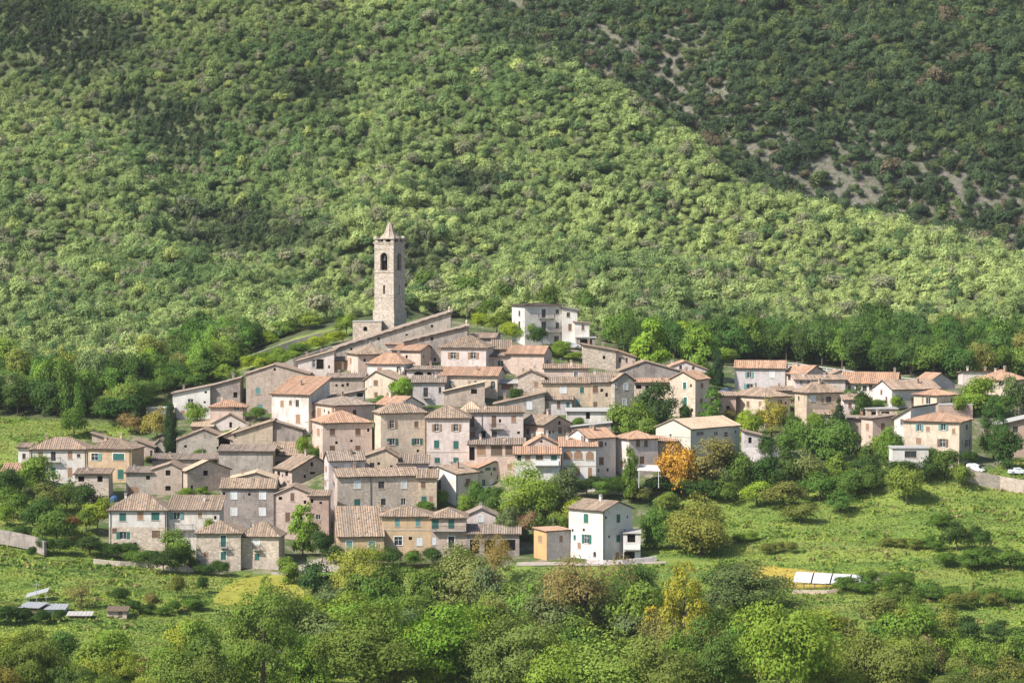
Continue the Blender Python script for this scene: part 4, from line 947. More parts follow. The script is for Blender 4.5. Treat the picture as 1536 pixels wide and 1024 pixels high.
stone_wall('brown field wall on the right below the yellow meadow', [(1188,884),(1215,885),(1240,885),(1256,883)], 1.2, 'T', vadd=6, name='terrace_wall')

stone_wall('low grey wall fragment right of the white canvas shelter', [(1284,864),(1300,865),(1326,867)], 1.6, 'L', vadd=8, name='wall_fragment')
# ground sheets
def sheet(name, pts, mat, lift=.12, kind='structure', label=None):        # ground ribbon: list of (u, v_far, v_near)
    m = MB(); rows = []
    for u, v0, v1 in pts:
        r = []
        for k in range(5):
            v = v0+(v1-v0)*k/4; y = y_at(u, v); x = (u-768)/F*y; r.append(Vector((x, y, gz(x, y)+lift)))
        rows.append(r)
    for i in range(len(rows)-1):
        for k in range(4): m.face([rows[i][k], rows[i][k+1], rows[i+1][k+1], rows[i+1][k]])
    o = m.build(name, mat); tag(o, label, None, None, kind); return o
GRAV = flat_mat('pale_gravel', (0.36,0.315,0.265), .95, .35, .1, .6)
sheet('gravel_path', [(405,859,863),(430,856,862),(450,850,861),(470,840,858),(492,836,858),(520,846,858),(560,852,858)], GRAV)
sheet('gravel_yard', [(775,844,849),(800,843,849),(840,843,848),(890,846,849),(950,844,847),(1000,842,845)], GRAV)
STRAW = flat_mat('mown_grass', (0.30,0.29,0.055), .95, .3, .1, .5)
sheet('mown_lawn', [(318,898,903),(335,880,908),(360,868,908),(400,862,906),(430,862,902),(455,866,900)], STRAW, .10)
DRY = flat_mat('dry_meadow', (0.40,0.31,0.065), .95, .3, .1, .5)
sheet('dry_meadow', [(1085,846,856),(1110,846,866),(1150,850,878),(1190,853,883),(1225,858,882),(1255,862,880),(1275,866,874)], DRY, .10)

# ------------------------------------------------------------------ things in the fields
def tunnel():
    root = None; m = None
    Y = y_at(1235, 872); c = at(1190, 866, Y); r = empty('garden_shelter', (c.x, c.y, gz(c.x, c.y)), -R(24))
    tag(r, 'long low white canvas shelter of four tilted panels in the right-hand field', 'shelter')
    for k in range(4):
        x0 = k*3.7; m = MB(); n = 6; L_ = 3.4
        for q in range(n):
            a0, a1 = q/n, (q+1)/n; z0 = .25+1.75*math.sin(a0*1.5); z1 = .25+1.75*math.sin(a1*1.5)
            m.face([(x0,a0*2,z0),(x0+L_,a0*2,z0),(x0+L_,a1*2,z1),(x0,a1*2,z1)]); m.face([(x0,a1*2,z1-.05),(x0+L_,a1*2,z1-.05),(x0+L_,a0*2,z0-.05),(x0,a0*2,z0-.05)])
        m.build('canvas_panel', M['canvas'], r)
        m = MB(); xx = x0+L_+.02
        m.face([(xx,0,.1),(xx,2,.1),(xx,2,1.98),(xx,1,1.42),(xx,0,.25)]); m.face([(xx+.06,0,.25),(xx+.06,1,1.42),(xx+.06,2,1.98),(xx+.06,2,.1),(xx+.06,0,.1)])
        m.build('end_panel', M['iron'], r)
        for xx in (x0+.1, x0+L_-.1):
            m = MB(); m.tube((xx,1.95,-.5),(xx,1.95,1.9),.06,n=6); m.build('post', M['wood'], r)
    m = MB(); m.tube((-.2,1.95,1.86),(15.2,1.95,1.86),.05,n=6); m.build('rail', M['wood'], r)
tunnel()
def field_rail():
    P = [at(u, v, y_at(u, v)) for u, v in ((1190,883),(1222,884),(1256,882))]
    r = empty('field_railing', P[0]); tag(r, 'low timber railing at the edge of the dry yellow meadow', 'railing')
    for a_, b_ in zip(P[:-1], P[1:]):
        m = MB(); m.tube(a_-P[0]+Vector((0,0,1.0)), b_-P[0]+Vector((0,0,1.0)), .05, n=5); m.tube(a_-P[0]+Vector((0,0,.5)), b_-P[0]+Vector((0,0,.5)), .05, n=5); m.build('rail', M['wood'], r)
    for k in range(5):
        t = k/4*2; i = min(int(t), 1); p = P[i].lerp(P[i+1], t-i)-P[0]; m = MB(); m.tube(p-Vector((0,0,.4)), p+Vector((0,0,1.15)), .08, n=6); m.build('post', M['wood'], r)
field_rail()
def shed_low(label, u0, u1, vt, vb, mat, roofm, dpt=4, name='hut', rz=0.0):
    Y = y_at((u0+u1)/2, vb); p = at(u0, vb, Y); q = at(u1, vb, Y); wd = (q-p).length; hh = at(u0, vt, Y).z-p.z
    r = empty(name, (p.x, p.y, gz(p.x, p.y)-.3), rz); tag(r, label, 'hut'); hh += .3
    m = MB(); P = lambda x, y, z: (x, y, z)
    m.face([P(0,0,0),P(wd,0,0),P(wd,0,hh-.5),P(0,0,hh-.5)]); m.face([P(wd,0,0),P(wd,dpt,0),P(wd,dpt,hh-.1),P(wd,0,hh-.5)]); m.face([P(wd,dpt,0),P(0,dpt,0),P(0,dpt,hh-.1),P(wd,dpt,hh-.1)]); m.face([P(0,dpt,0),P(0,0,0),P(0,0,hh-.5),P(0,dpt,hh-.1)])
    m.build('wall', mat, r)
    m = MB(); n = max(6, int(wd/.3))
    for k in range(n):
        x0, x1 = -.3+(wd+.6)*k/n, -.3+(wd+.6)*(k+1)/n; z0 = .05*(k % 2); z1 = .05*((k+1) % 2)
        m.face([(x0,-.4,hh-.53+z0),(x1,-.4,hh-.53+z1),(x1,dpt+.3,hh-.03+z1),(x0,dpt+.3,hh-.03+z0)]); m.face([(x0,dpt+.3,hh-.09+z0),(x1,dpt+.3,hh-.09+z1),(x1,-.4,hh-.59+z1),(x0,-.4,hh-.59+z0)])
    m.build('roof', roofm, r)
    m = MB(); m.box(wd*.55, wd*.55+.8, -.05, -.004, .25, min(hh-.6, 2.0)); m.build('door', M['wood'], r)
    return r
shed_low('tin-roofed timber hut in the lower left field', 28, 60, 906, 922, M['wood'], M['tin'], rz=-.25)
shed_low('smaller white hut beside the tin-roofed hut in the lower left field', 68, 96, 909, 922, M['canvas'], M['tin'])
shed_low('squat rubble hut with a flat top at the edge of the lower left meadow', 161, 190, 914, 927, WM['S'], M['wood'], 3)
shed_low('low woodpile shelter between the white hut and the squat rubble hut', 102, 136, 919, 927, M['wood'], M['conc'], 2)
p = at(38, 901, y_at(46, 903)); m = MB(); m.obox((0,0,0), (4.2,0,1.15), (0,2.2,.5), (0,0,.08)); 
for k in (0.2, 3.9): m.tube((k,.1,-1.0), (k,.1,.28*k), .06, n=5)
tag(m.build('tin_canopy', M['tin'], None, p+Vector((0,0,.6))), 'small tilted tin canopy behind the huts of the lower left field', 'canopy')
p = at(55, 908, y_at(50, 910)); m = MB(); m.tube((0,0,-.5), (0,0,4.6), .07, .05, 7); m.box(-.7, .7, -.04, .04, 3.9, 4.0)
tag(m.build('utility_pole', M['tin'], None, p), 'thin pale pole beside the tin-roofed hut', 'pole')
p = at(1012, 1016, y_at(1012, 1040)); m = MB(); m.tube((0,0,-3), (0,0,0), .09, .08, 7); m.box(-.35, .35, -.1, .1, .0, .14); m.box(-.12,.12,-.12,.12,.14,.35)
tag(m.build('lamp_post', M['tin'], None, p+Vector((0,0,.5))), 'grey lamp post top among the foreground bushes', 'lamp post')

# white railing of the road above the right-hand hamlet
def guard_rail():
    pts = [(1148,541),(1200,546),(1250,553),(1300,560),(1350,566),(1405,572)]
    P = []
    for u, v in pts: P.append(at(u, v, 690.0))
    # even spacing on a road bench at z just above the ground line
    r = empty('road_railing', P[0]); tag(r, 'long white railing along the road above the right-hand houses', 'railing')
    m = MB()
    for a_, b_ in zip(P[:-1], P[1:]):
        A, Bq = a_-P[0], b_-P[0]
        for z in (.0, -.55, -1.1): m.tube(A+Vector((0,0,z)), Bq+Vector((0,0,z)), .11, n=5)
    m.build('rail', M['white'], r)
    for k in range(26):
        t = k/25*(len(P)-1); i = min(int(t), len(P)-2); p = P[i].lerp(P[i+1], t-i)-P[0]; m = MB(); m.tube(p-Vector((0,0,1.6)), p+Vector((0,0,.1)), .075, n=5); m.build('post', M['white'], r)
    m = MB()
    for a_, b_ in zip(P[:-1], P[1:]):
        A, Bq = a_-P[0]-Vector((0,0,.85)), b_-P[0]-Vector((0,0,.85)); m.obox(A+Vector((0,-.2,-5)), Bq-A, (0,.4,0), (0,0,5))
    m.build('parapet', WM['W'], r)
guard_rail()

# ------------------------------------------------------------------ cars
def car(label, u, v, rz, paint, Y=None, tilt=0.0):
    Y = Y or y_at(u, v); p = at(u, v, Y); z = max(gz(p.x, p.y), p.z-.5); r = empty('parked_car', (p.x, p.y, z), rz); tag(r, label, 'car'); r.rotation_euler = (0, tilt, rz)
    side = [(-2.05,.32),(-2.1,.75),(-1.95,.98),(-1.45,1.05),(-.95,1.42),(.35,1.46),(.95,1.02),(1.85,.86),(2.1,.62),(2.05,.30)]
    m = MB(); wd = .84
    inner = [(x, (wd if z_ < 1.06 else wd*.80)) for x, z_ in side]
    Lp = [(x, -w_, z_) for (x, z_), (_, w_) in zip(side, inner)]; Rp = [(x, w_, z_) for (x, z_), (_, w_) in zip(side, inner)]
    m.face(Lp[::-1]); m.face(Rp)
    for k in range(len(side)): m.face([Lp[k-1], Lp[k], Rp[k], Rp[k-1]])
    m.build('body', M[paint], r)
    m = MB()
    for sg in (-1, 1):
        for q in ([(-1.25,1.07),(-.9,1.36),(-.3,1.39),(-.3,1.07)], [(-.22,1.07),(-.22,1.39),(.32,1.40),(.75,1.07)]):
            m.face([(x, sg*(wd*.815+(1.40-z_)*.42), z_) for x, z_ in q])
    m.face([(.42,-.62,1.45),(.42,.62,1.45),(.97,.72,1.06),(.97,-.72,1.06)]); m.face([(-1.02,-.62,1.41),(-1.47,-.72,1.08),(-1.47,.72,1.08),(-1.02,.62,1.41)])
    m.build('window', M['glass'], r)
    for x in (-1.3, 1.3):
        for sg in (-1, 1):
            m = MB(); m.tube((x, sg*.66, .33), (x, sg*.87, .33), .33, n=14); w_ = m.build('wheel', M['rubber'], r)
            m = MB(); m.tube((x, sg*.86, .33), (x, sg*.885, .33), .19, n=10); m.build('rim', M['tin'], w_)
    for sg in (-1, 1):
        m = MB(); m.box(2.0, 2.11, sg*.62-.16, sg*.62+.16, .62, .76); m.build('headlight', M['pale'], r)
        m = MB(); m.box(-2.13, -2.03, sg*.65-.12, sg*.65+.12, .72, .92); m.build('tail_light', M['red'], r)
    return r
car('white car parked nose-down beside the far-right beige house', 1463, 706, -.55, 'carwhite', tilt=.35)
car('white car parked at the right edge behind the stone retaining wall', 1527, 711, .1, 'carwhite')
car('blue car parked left of the lavender house', 1091, 588, .9, 'carblue', Y=668)
car('white car parked in front of the white villa', 858, 519, .2, 'carwhite', Y=694)
# blue tarpaulin-wrapped tank under the ochre house
Yt = 601; p = at(170, 755, Yt); m = MB(); pr = None
for k in range(7):
    a_ = k/6*math.pi/2; rr, zz = 1.05*math.cos(a_)+.02, 1.0+.9*math.sin(a_)
    if pr: m.tube((0,0,pr[1]), (0,0,zz), pr[0], rr, 12, cap=False)
    pr = (rr, zz)
m.tube((0,0,-1), (0,0,1.0), 1.03, 1.07, 12); tag(m.build('water_tank', M['blue'], None, p), 'dark blue domed water tank between the grey outhouse and the workshop', 'water tank')
# parasol-like brown awning on the terrace by the rose house
def terrace_table():
    Yq = 588; p = at(972, 722, Yq); r = empty('terrace_canopy', p, 0); tag(r, 'pale canopy over the terrace beside the orange tree', 'canopy')
    m = MB(); m.face([(-2.4,-1.6,2.5),(2.6,-1.6,2.3),(2.0,1.4,3.4),(-1.8,1.4,3.5)]); m.face([(-1.8,1.4,3.42),(2.0,1.4,3.32),(2.6,-1.6,2.22),(-2.4,-1.6,2.42)]); m.build('canvas', WM['R'], r)
    for x in (-2.2, 2.4):
        for y in (-1.5, 1.3): m = MB(); m.tube((x*.9, y, -1.2), (x*.9, y, 2.5 if y < 0 else 3.3), .07, n=6); m.build('post', M['white'], r)
terrace_table()
# ------------------------------------------------------------------ foliage
def leaf_mat():
    B = NB('leaves'); t = B.t
    oi = B.n('ShaderNodeObjectInfo'); at_ = B.n('ShaderNodeAttribute', attribute_type='INSTANCER', attribute_name='tint')
    ft = B.n('ShaderNodeAttribute', attribute_type='INSTANCER', attribute_name='ft')
    geo = B.n('ShaderNodeNewGeometry'); rnd = geo.outputs['Random Per Island']
    c = B.mix(ft.outputs['Fac'], oi.outputs['Color'], at_.outputs['Color'])
    hs = B.n('ShaderNodeHueSaturation'); t.links.new(c, hs.inputs['Color'])
    t.links.new(B.math('MULTIPLY_ADD', rnd, 0.035, 0.4825), hs.inputs['Hue'])
    nz = B.noise(geo.outputs['Position'], 0.55, 2, 0.5)
    t.links.new(B.math('MULTIPLY', B.math('MULTIPLY_ADD', rnd, 0.45, 0.77), B.math('MULTIPLY_ADD', nz, 0.8, 0.60)), hs.inputs['Value'])
    df = B.n('ShaderNodeBsdfDiffuse'); t.links.new(hs.outputs[0], df.inputs[0])
    tr = B.n('ShaderNodeBsdfTranslucent'); hs2 = B.n('ShaderNodeHueSaturation'); hs2.inputs['Saturation'].default_value = 1.1; hs2.inputs['Value'].default_value = 1.1; t.links.new(hs.outputs[0], hs2.inputs['Color']); t.links.new(hs2.outputs[0], tr.inputs[0])
    mx = B.n('ShaderNodeMixShader'); mx.inputs[0].default_value = 0.33; t.links.new(df.outputs[0], mx.inputs[1]); t.links.new(tr.outputs[0], mx.inputs[2])
    t.links.new(mx.outputs[0], B.out.inputs[0]); t.nodes.remove(B.b); return B.mat
LEAF = leaf_mat()
def crown_mesh(name, shape, nclump, nleaf, ls, seed, spread=0.22, dens=1.0):
    """crown in a unit box: x, y in -0.5..0.5, z in 0..1; many separate leaf sprays on clump shells"""
    r = np.random.default_rng(seed); cs = []; rad = []
    lobes = []
    for _ in range(7 if nclump > 20 else 4):
        d = r.normal(size=3); d /= np.linalg.norm(d)
        if shape == 'bush': d[2] = abs(d[2])-.2
        lobes.append((d*r.uniform(.12, .34)*np.array([1, 1, .8 if shape == 'round' else 1.0]), r.uniform(.10, .22)))
    while len(cs) < nclump:
        if shape in ('round', 'bush'):
            lc, lr = lobes[r.integers(len(lobes))]; d = r.normal(size=3); d /= np.linalg.norm(d)
            p = lc+d*lr*r.uniform(.3, 1)**.5+np.array([0, 0, .58 if shape == 'round' else .36]); cr = spread*r.uniform(.5, 1.1)
            if p[2] < .04: p[2] = .06
        elif shape == 'tall':
            z = r.uniform(.12, .95); w_ = .42*(math.sin(math.pi*min(1, (z*.85+.12)))**.7); a_ = r.uniform(0, 6.283); k = r.uniform(.2, 1)**.5; p = np.array([w_*k*math.cos(a_), w_*k*math.sin(a_), z]); cr = spread*r.uniform(.6, 1.1)*(1.1-.5*z)
        elif shape == 'cone':
            z = r.uniform(.05, .98)**1.15; w_ = .48*(1-z)**.85*(.8+.2*math.cos(z*40)); a_ = r.uniform(0, 6.283); k = r.uniform(.25, 1)**.5; p = np.array([w_*k*math.cos(a_), w_*k*math.sin(a_), z]); cr = .05+spread*.5*(1-z)
        elif shape == 'column':
            z = r.uniform(.03, .98); w_ = .36*min(1, (1-z)*3.2)**.6*(.75+.25*min(1, z*6)); a_ = r.uniform(0, 6.283); k = r.uniform(.3, 1)**.5; p = np.array([w_*k*math.cos(a_), w_*k*math.sin(a_), z]); cr = spread*.55
        cs.append(p); rad.append(cr)
    cs = np.array(cs); rad = np.array(rad)
    wgt = rad**2; wgt /= wgt.sum(); ci = r.choice(len(cs), size=nleaf, p=wgt)
    d = r.normal(size=(nleaf, 3)); d /= np.linalg.norm(d, axis=1)[:, None]; d[:, 2] = np.where(d[:, 2] < -.3, -d[:, 2]*.7, d[:, 2])
    rr = rad[ci]*r.uniform(.55, 1.12, nleaf)*np.where(r.random(nleaf) < .10, r.uniform(1.0, 1.45, nleaf), 1.0)
    zs = 1.0 if shape in ('round', 'bush') else 1.0
    pos = cs[ci]+d*rr[:, None]*np.array([1, 1, .85*zs])
    cen = np.array([0, 0, .5]); out = pos-cen; out[:, 2] *= .8; out /= np.linalg.norm(out, axis=1)[:, None]+1e-6
    nrm = .60*d+.60*out+.36*r.normal(size=(nleaf, 3))+np.array([0, 0, .20]); nrm /= np.linalg.norm(nrm, axis=1)[:, None]
    ref = r.normal(size=(nleaf, 3)); t1 = np.cross(nrm, ref); t1 /= np.linalg.norm(t1, axis=1)[:, None]; t2 = np.cross(nrm, t1)
    sz = ls*r.uniform(.6, 1.35, nleaf)[:, None]; asp = r.uniform(.45, .8, nleaf)[:, None]
    v = np.stack([pos-t1*sz, pos-t2*sz*asp*.9+nrm*sz*.12, pos+t1*sz, pos+t2*sz*asp], 1).reshape(-1, 3)
    if shape in ('round', 'bush'):                       # fill the unit box again
        lo, hi = np.percentile(v, 1.0, 0), np.percentile(v, 99.0, 0); k_ = 1.0/max(hi[0]-lo[0], hi[1]-lo[1]); off = (lo+hi)/2
        zs_ = 1.0/(hi[2]-min(lo[2], 0 if shape == 'bush' else lo[2]) if shape == 'bush' else hi[2])
        v = np.stack([(v[:, 0]-off[0])*k_, (v[:, 1]-off[1])*k_, v[:, 2]*zs_], 1)
        if shape == 'round': z0 = max(lo[2], .0)*zs_; v[:, 2] = .13+(v[:, 2]-z0)/(1-z0)*.87; cs[:, 2] = (.13+(cs[:, 2]*zs_-z0)/(1-z0)*.87)/zs_
        cs = np.stack([(cs[:, 0]-off[0])*k_, (cs[:, 1]-off[1])*k_, cs[:, 2]*zs_], 1)
    v[:, 2] = np.maximum(v[:, 2], 0.0)
    me = bpy.data.meshes.new(name); n = len(v)
    me.vertices.add(n); me.vertices.foreach_set('co', v.astype(np.float32).ravel())
    me.loops.add(n); me.loops.foreach_set('vertex_index', np.arange(n, dtype=np.int32))
    me.polygons.add(nleaf); me.polygons.foreach_set('loop_start', np.arange(0, n, 4, dtype=np.int32)); me.polygons.foreach_set('loop_total', np.full(nleaf, 4, np.int32))
    me.materials.append(LEAF); me.update(); me.validate()
    return me, cs
def trunk_mesh(name, cs, seed, r0=.035, base=.0, top=.55, nl=7):
    rn = random.Random(seed); m = MB(); p = Vector((0,0,-.03)); 
    pts = [p, Vector((rn.uniform(-.02,.02), rn.uniform(-.02,.02), top*.45)), Vector((rn.uniform(-.04,.04), rn.uniform(-.04,.04), top))]
    m.tube(pts[0], pts[1], r0, r0*.75, 8); m.tube(pts[1], pts[2], r0*.75, r0*.45, 7)
    for c in rn.sample(list(range(len(cs))), min(nl, len(cs))):
        q = Vector(cs[c]); t = rn.uniform(.35, 1); s = pts[1].lerp(pts[2], t); mid = s.lerp(q, .5)+Vector((0,0,.03)); m.tube(s, mid, r0*.38, r0*.24, 5, cap=False); m.tube(mid, q, r0*.24, r0*.08, 5, cap=False)
    me = bpy.data.meshes.new(name); me.from_pydata(m.v, [], m.f); me.materials.append(M['bark']); me.update(); return me
PROTO = {}
DEFER = []
def proto(kind, shape, ncl, nl, ls, nvar, spread=.22, r0=.035, top=.55, limbs=7):
    PROTO[kind] = []
    for k in range(nvar):
        c, cs = crown_mesh('crown', shape, ncl, nl, ls, 100*len(PROTO)+k, spread); PROTO[kind].append((c, trunk_mesh('trunk', cs, k, r0, 0, top, limbs)))
proto('broad', 'round', 38, 6500, .0205, 4, .20)
proto('bush', 'bush', 30, 4200, .0235, 4, .21, .03, .4)
proto('big', 'round', 64, 15000, .0125, 4, .16)
proto('bigbush', 'bush', 64, 13000, .0125, 3, .15, .03, .4)
proto('tall', 'tall', 50, 4600, .030, 3, .20)
proto('bigtall', 'tall', 70, 10000, .0150, 2, .15)
proto('cone', 'cone', 110, 4600, .028, 2, .22, .03, .8)
proto('column', 'column', 120, 5200, .034, 2, .28, .03, .8)
proto('sparse', 'round', 30, 1800, .018, 3, .2, .03, .62, 20)
proto('bigsparse', 'round', 50, 6500, .0105, 2, .16, .026, .62, 34)
proto('far', 'bush', 16, 900, .044, 5, .26, .03, .4)
proto('farcone', 'cone', 22, 260, .07, 1, .3, .03, .8)
CATS = {}
def tree(name, label, u, vb, wpx, hpx, kind, colr, group=None, Y=None, cat='tree', rz=None, var=None):
    Y = Y or y_at(u, vb); p = at(u, vb, Y); s = F/Y
    z = min(gz(p.x, p.y), p.z+.5)
    w_, h_ = wpx/s, hpx/s*(1.2 if 'bush' in kind else 1.0); h_ += min(max(0, p.z-z), h_)*.8
    pr = PROTO[kind]; c, t = pr[var if var is not None else random.randrange(len(pr))]
    root = empty(name, (p.x, p.y, z-.05), random.uniform(0, 6.28) if rz is None else rz); tag(root, label, cat, group)
    gm = sum(colr)/3; j = [max(0.003, (x*.93+gm*.07)*1.42*k_*random.uniform(.92, 1.08)) for x, k_ in zip(colr, (1.08, 1.0, .85))]
    for nm, me_, sc_ in (('trunk', t, (h_*.9, h_*.9, h_)), ('crown', c, (w_, w_, h_))):
        if nm == 'trunk': k = min(w_, h_)*1.0; sc_ = (w_, w_, h_)
        o = bpy.data.objects.new(nm, me_); COL.objects.link(o); o.parent = root; o.scale = sc_; o.color = (*j, 1)
    return root
DG = (.042,.082,.022); MG = (.075,.135,.028); LG = (.125,.195,.034); LI = (.185,.245,.030); YE = (.36,.30,.035); OR = (.33,.215,.03); OL = (.125,.145,.040)
GY_ = (.105,.145,.060); BR = (.155,.145,.055); CY = (.026,.050,.024); SPR = (.030,.062,.030); RD = (.26,.07,.045)
def put(name, label, u, vb, wpx, hpx, kind, colr, group=None, **k):
    if name == 'shrub' and group: DEFER.append(((name, label, u, vb, wpx, hpx, kind, colr, group), k)); return None
    return tree(name, label, u, vb, wpx, hpx, kind, colr, group, **k)
def T_(name, label, u, vb, wpx, hpx, kind, colr, group=None, **k):
    n = int(round(wpx/(hpx*1.7))) if kind == 'bush' and group and wpx > 2.2*hpx else 1       # a long low clump is a row of bushes
    if n < 2: return put(name, label, u, vb, wpx, hpx, kind, colr, group, **k)
    for i in range(n): r_ = put(name, label, u+wpx*((i+.5)/n-.5)+random.uniform(-3, 3), vb+random.uniform(-3, 3), wpx/n*random.uniform(1.1, 1.6), hpx*random.uniform(.8, 1.3), kind, colr, group, **k)
    return r_
# trees and shrubs one can tell apart, in and around the village
T_('cypress_tree','slender dark cypress left of the blue-grey house', 256,684,23,76,'column',CY)
T_('shrub','dense round green shrub alone on the left meadow', 111,655,40,40,'bush',MG, cat='shrub')
T_('shrub','dark spreading bush below the wood at the upper left end of the village', 186,634,64,36,'bush',DG, cat='shrub')
T_('shrub','yellowish bush left of the cypress', 236,660,46,40,'bush',(.20,.19,.05), cat='shrub')
T_('shrub','small rust-tinged bush above the ochre house', 196,652,36,26,'bush',(.16,.13,.05), cat='shrub')
T_('shrub','lime bush beside the upper white house', 296,640,44,30,'bush',LG, cat='shrub')
T_('tree','tree with a pale bare trunk at the edge of the left wood', 87,622,62,84,'broad',MG)
T_('shrub','yellow-green bush in front of the far-left white house', 55,748,62,50,'bush',LG, Y=604, cat='shrub')
T_('shrub','round lime bush among the roofs in the middle of the village', 600,600,38,30,'bush',(.14,.26,.03), Y=640, cat='shrub')
T_('tree','upright round bright green tree beside the brick-pink house', 455,840,50,84,'tall',(.13,.21,.03), Y=564)
T_('tree','big lime tree in the gap below the porch house', 797,775,84,80,'big',(.15,.235,.03), Y=580)
T_('tree','grey-green tree right of the big lime tree', 846,762,58,62,'broad',GY_, Y=583)
T_('shrub','flat-topped lime hedge bush above the bright white house', 869,757,66,24,'bush',LI, Y=576, cat='shrub')
T_('conifer_tree','narrow green cone tree in front of the rose hipped house', 946,742,28,76,'tall',(.085,.16,.028), Y=588)
T_('tree','orange autumn tree in front of the pale green house', 1017,726,64,62,'broad',OR, Y=592)
T_('tree','brown-green thinning tree right of the orange autumn tree', 1071,726,72,70,'broad',(.165,.155,.055), Y=592)
T_('tree','dark round tree left of the tall cream house', 984,650,58,72,'broad',(.05,.095,.03), Y=634)
T_('tree','yellow-green tree left of the dark round tree', 944,662,64,56,'broad',LG, Y=628)
T_('shrub','lime shrub at the foot of the dark round tree', 972,668,40,34,'bush',LG, Y=620, cat='shrub')
T_('tree','fresh green tree right of the tall cream house', 1068,636,44,56,'tall',MG, Y=636)
T_('shrub','small green shrub at the corner of the tall cream house', 1027,632,24,28,'bush',MG, Y=636, cat='shrub')
T_('tree','tall lime tree standing clear at the edge of the wood behind the village', 976,548,64,72,'tall',(.17,.28,.03), Y=690)
T_('tree','rounded yellow-green tree right of the tall lime tree', 1049,550,62,72,'tall',(.125,.215,.032), Y=694)
T_('conifer_tree','dark slim conifer left of the lavender house', 1076,592,22,62,'column',SPR, Y=676)
T_('tree','small yellow tree in front of the cream hipped house', 1157,652,40,54,'sparse',(.26,.25,.035), Y=636)
T_('tree','lime round tree left of the small yellow tree', 1122,656,42,42,'broad',LI, Y=634)
T_('conifer_tree','dark blue-green spruce in the right-hand hamlet', 1258,648,42,56,'cone',SPR, Y=632)
T_('tree','broad dark green tree below the spruce', 1248,698,86,66,'broad',(.075,.14,.03), Y=614)
T_('tree','mid green tree left of the broad dark tree below the spruce', 1208,698,66,62,'broad',MG, Y=616)
T_('shrub','rounded dark shrub right of the spruce', 1293,624,34,40,'bush',DG, Y=640, cat='shrub')
T_('tree','small bright green tree beside the pink house with one shutter', 1335,688,40,50,'broad',(.10,.175,.03), Y=605)
T_('tree','tall dark tree right of the big beige house', 1490,690,52,100,'bigtall',(.05,.10,.028), Y=616)
T_('tree','yellow-green leaning tree behind the big beige house', 1464,640,66,70,'broad',(.13,.205,.03), Y=648)
T_('tree','dark green tree at the right edge beside the slab-roofed pink house', 1510,700,46,60,'broad',DG, Y=605)
T_('shrub','pale grey shrub at the right edge under the cream hipped house', 1526,600,40,34,'bush',GY_, Y=650, cat='shrub')
T_('shrub','flat green shrub at the right edge above the white slab roof', 1500,628,50,30,'bush',MG, Y=644, cat='shrub')
T_('tree','large yellow-green tree right of the bright white house', 1050,836,92,86,'big',(.17,.195,.04), Y=556)
T_('tree','olive-green tree between the bright white house and the large yellow-green tree', 985,832,56,66,'broad',MG, Y=560)
T_('shrub','round yellow-green bush alone on the slope below the white terrace block', 1360,756,58,46,'bush',(.14,.18,.035), cat='shrub')
T_('tree','bright round tree in front of the front-row annexe', 266,848,56,54,'broad',(.10,.18,.03), Y=553)
T_('shrub','dark rounded bush below the front-row annexe', 245,862,38,34,'bush',DG, cat='shrub')
T_('shrub','small clipped bush in front of the left stone cottage', 292,858,26,18,'bush',DG, cat='shrub')
T_('tree','little lime tree on the lawn right of the stone cottages', 433,866,40,32,'broad',LG, Y=546)
T_('shrub','lime shrub squeezed between the annexe and the left stone cottage', 318,812,34,34,'bush',(.13,.20,.03), Y=561, cat='shrub')
T_('shrub','dark shadowy shrub at the foot of the brick-pink house', 484,846,34,40,'bush',DG, Y=560, cat='shrub')
T_('shrub','red-leaved shrub left of the front-row white and stone house', 104,806,34,28,'bush',(.22,.10,.05), cat='shrub')
T_('shrub','yellow-lime trellis plant against the left side of the front-row white house', 146,800,42,44,'bush',LI, Y=574, cat='shrub')
T_('shrub','dark low hedge at the foot of the front-row white house', 190,835,52,18,'bush',DG, Y=560, cat='shrub')
T_('shrub','small green shrub under the pale green gable house', 722,760,36,34,'bush',MG, Y=586, cat='shrub')
T_('shrub','lime shrub under the white house with the yellowish wall', 700,770,30,26,'bush',LG, Y=584, cat='shrub')
T_('tree','small green tree left of the big lime tree', 742,770,34,40,'broad',MG, Y=584)
for k, (u, v, w_, h_, c_) in enumerate([(760,795,40,32,GY_),(790,800,38,30,(.17,.14,.08)),(815,805,40,32,MG),(838,800,36,28,LG),(775,815,34,26,MG),(752,812,32,24,GY_),(800,770,36,24,GY_),(830,775,40,26,GY_)]):
    T_('shrub','tangled shrub in the overgrown gap between the barn and the bright white house', u,v,w_,h_,'bush',c_,'shrubs of the overgrown gap below the big lime tree', Y=570+k*.8-(v-795)*.15, cat='shrub')
for u, v, w_, h_, c_ in [(1112,742,54,52,MG),(1150,742,50,48,DG),(1180,735,50,50,(.06,.12,.03)),(1210,735,60,50,(.15,.16,.06)),(1090,755,50,36,MG),(1135,760,56,32,LI),(1175,762,70,34,OL),(1230,752,70,36,MG),(1275,748,66,36,MG),(1310,742,44,36,MG),(1060,752,50,32,DG),(1025,748,56,30,DG),(985,745,48,26,DG),(955,752,44,22,OL),(1000,766,40,24,LG),(1255,728,50,40,LG),(1300,722,60,34,DG),(1350,722,60,26,DG),(1395,722,46,30,DG),(1418,715,46,34,MG),(1442,730,34,28,LG),(1260,770,54,30,MG),(1200,785,50,26,OL)]:
    T_('shrub','leafy bush on the bank below the right-hand houses', u,v,w_,h_,'bush',c_,'bushes on the bank below the right-hand houses', cat='shrub')
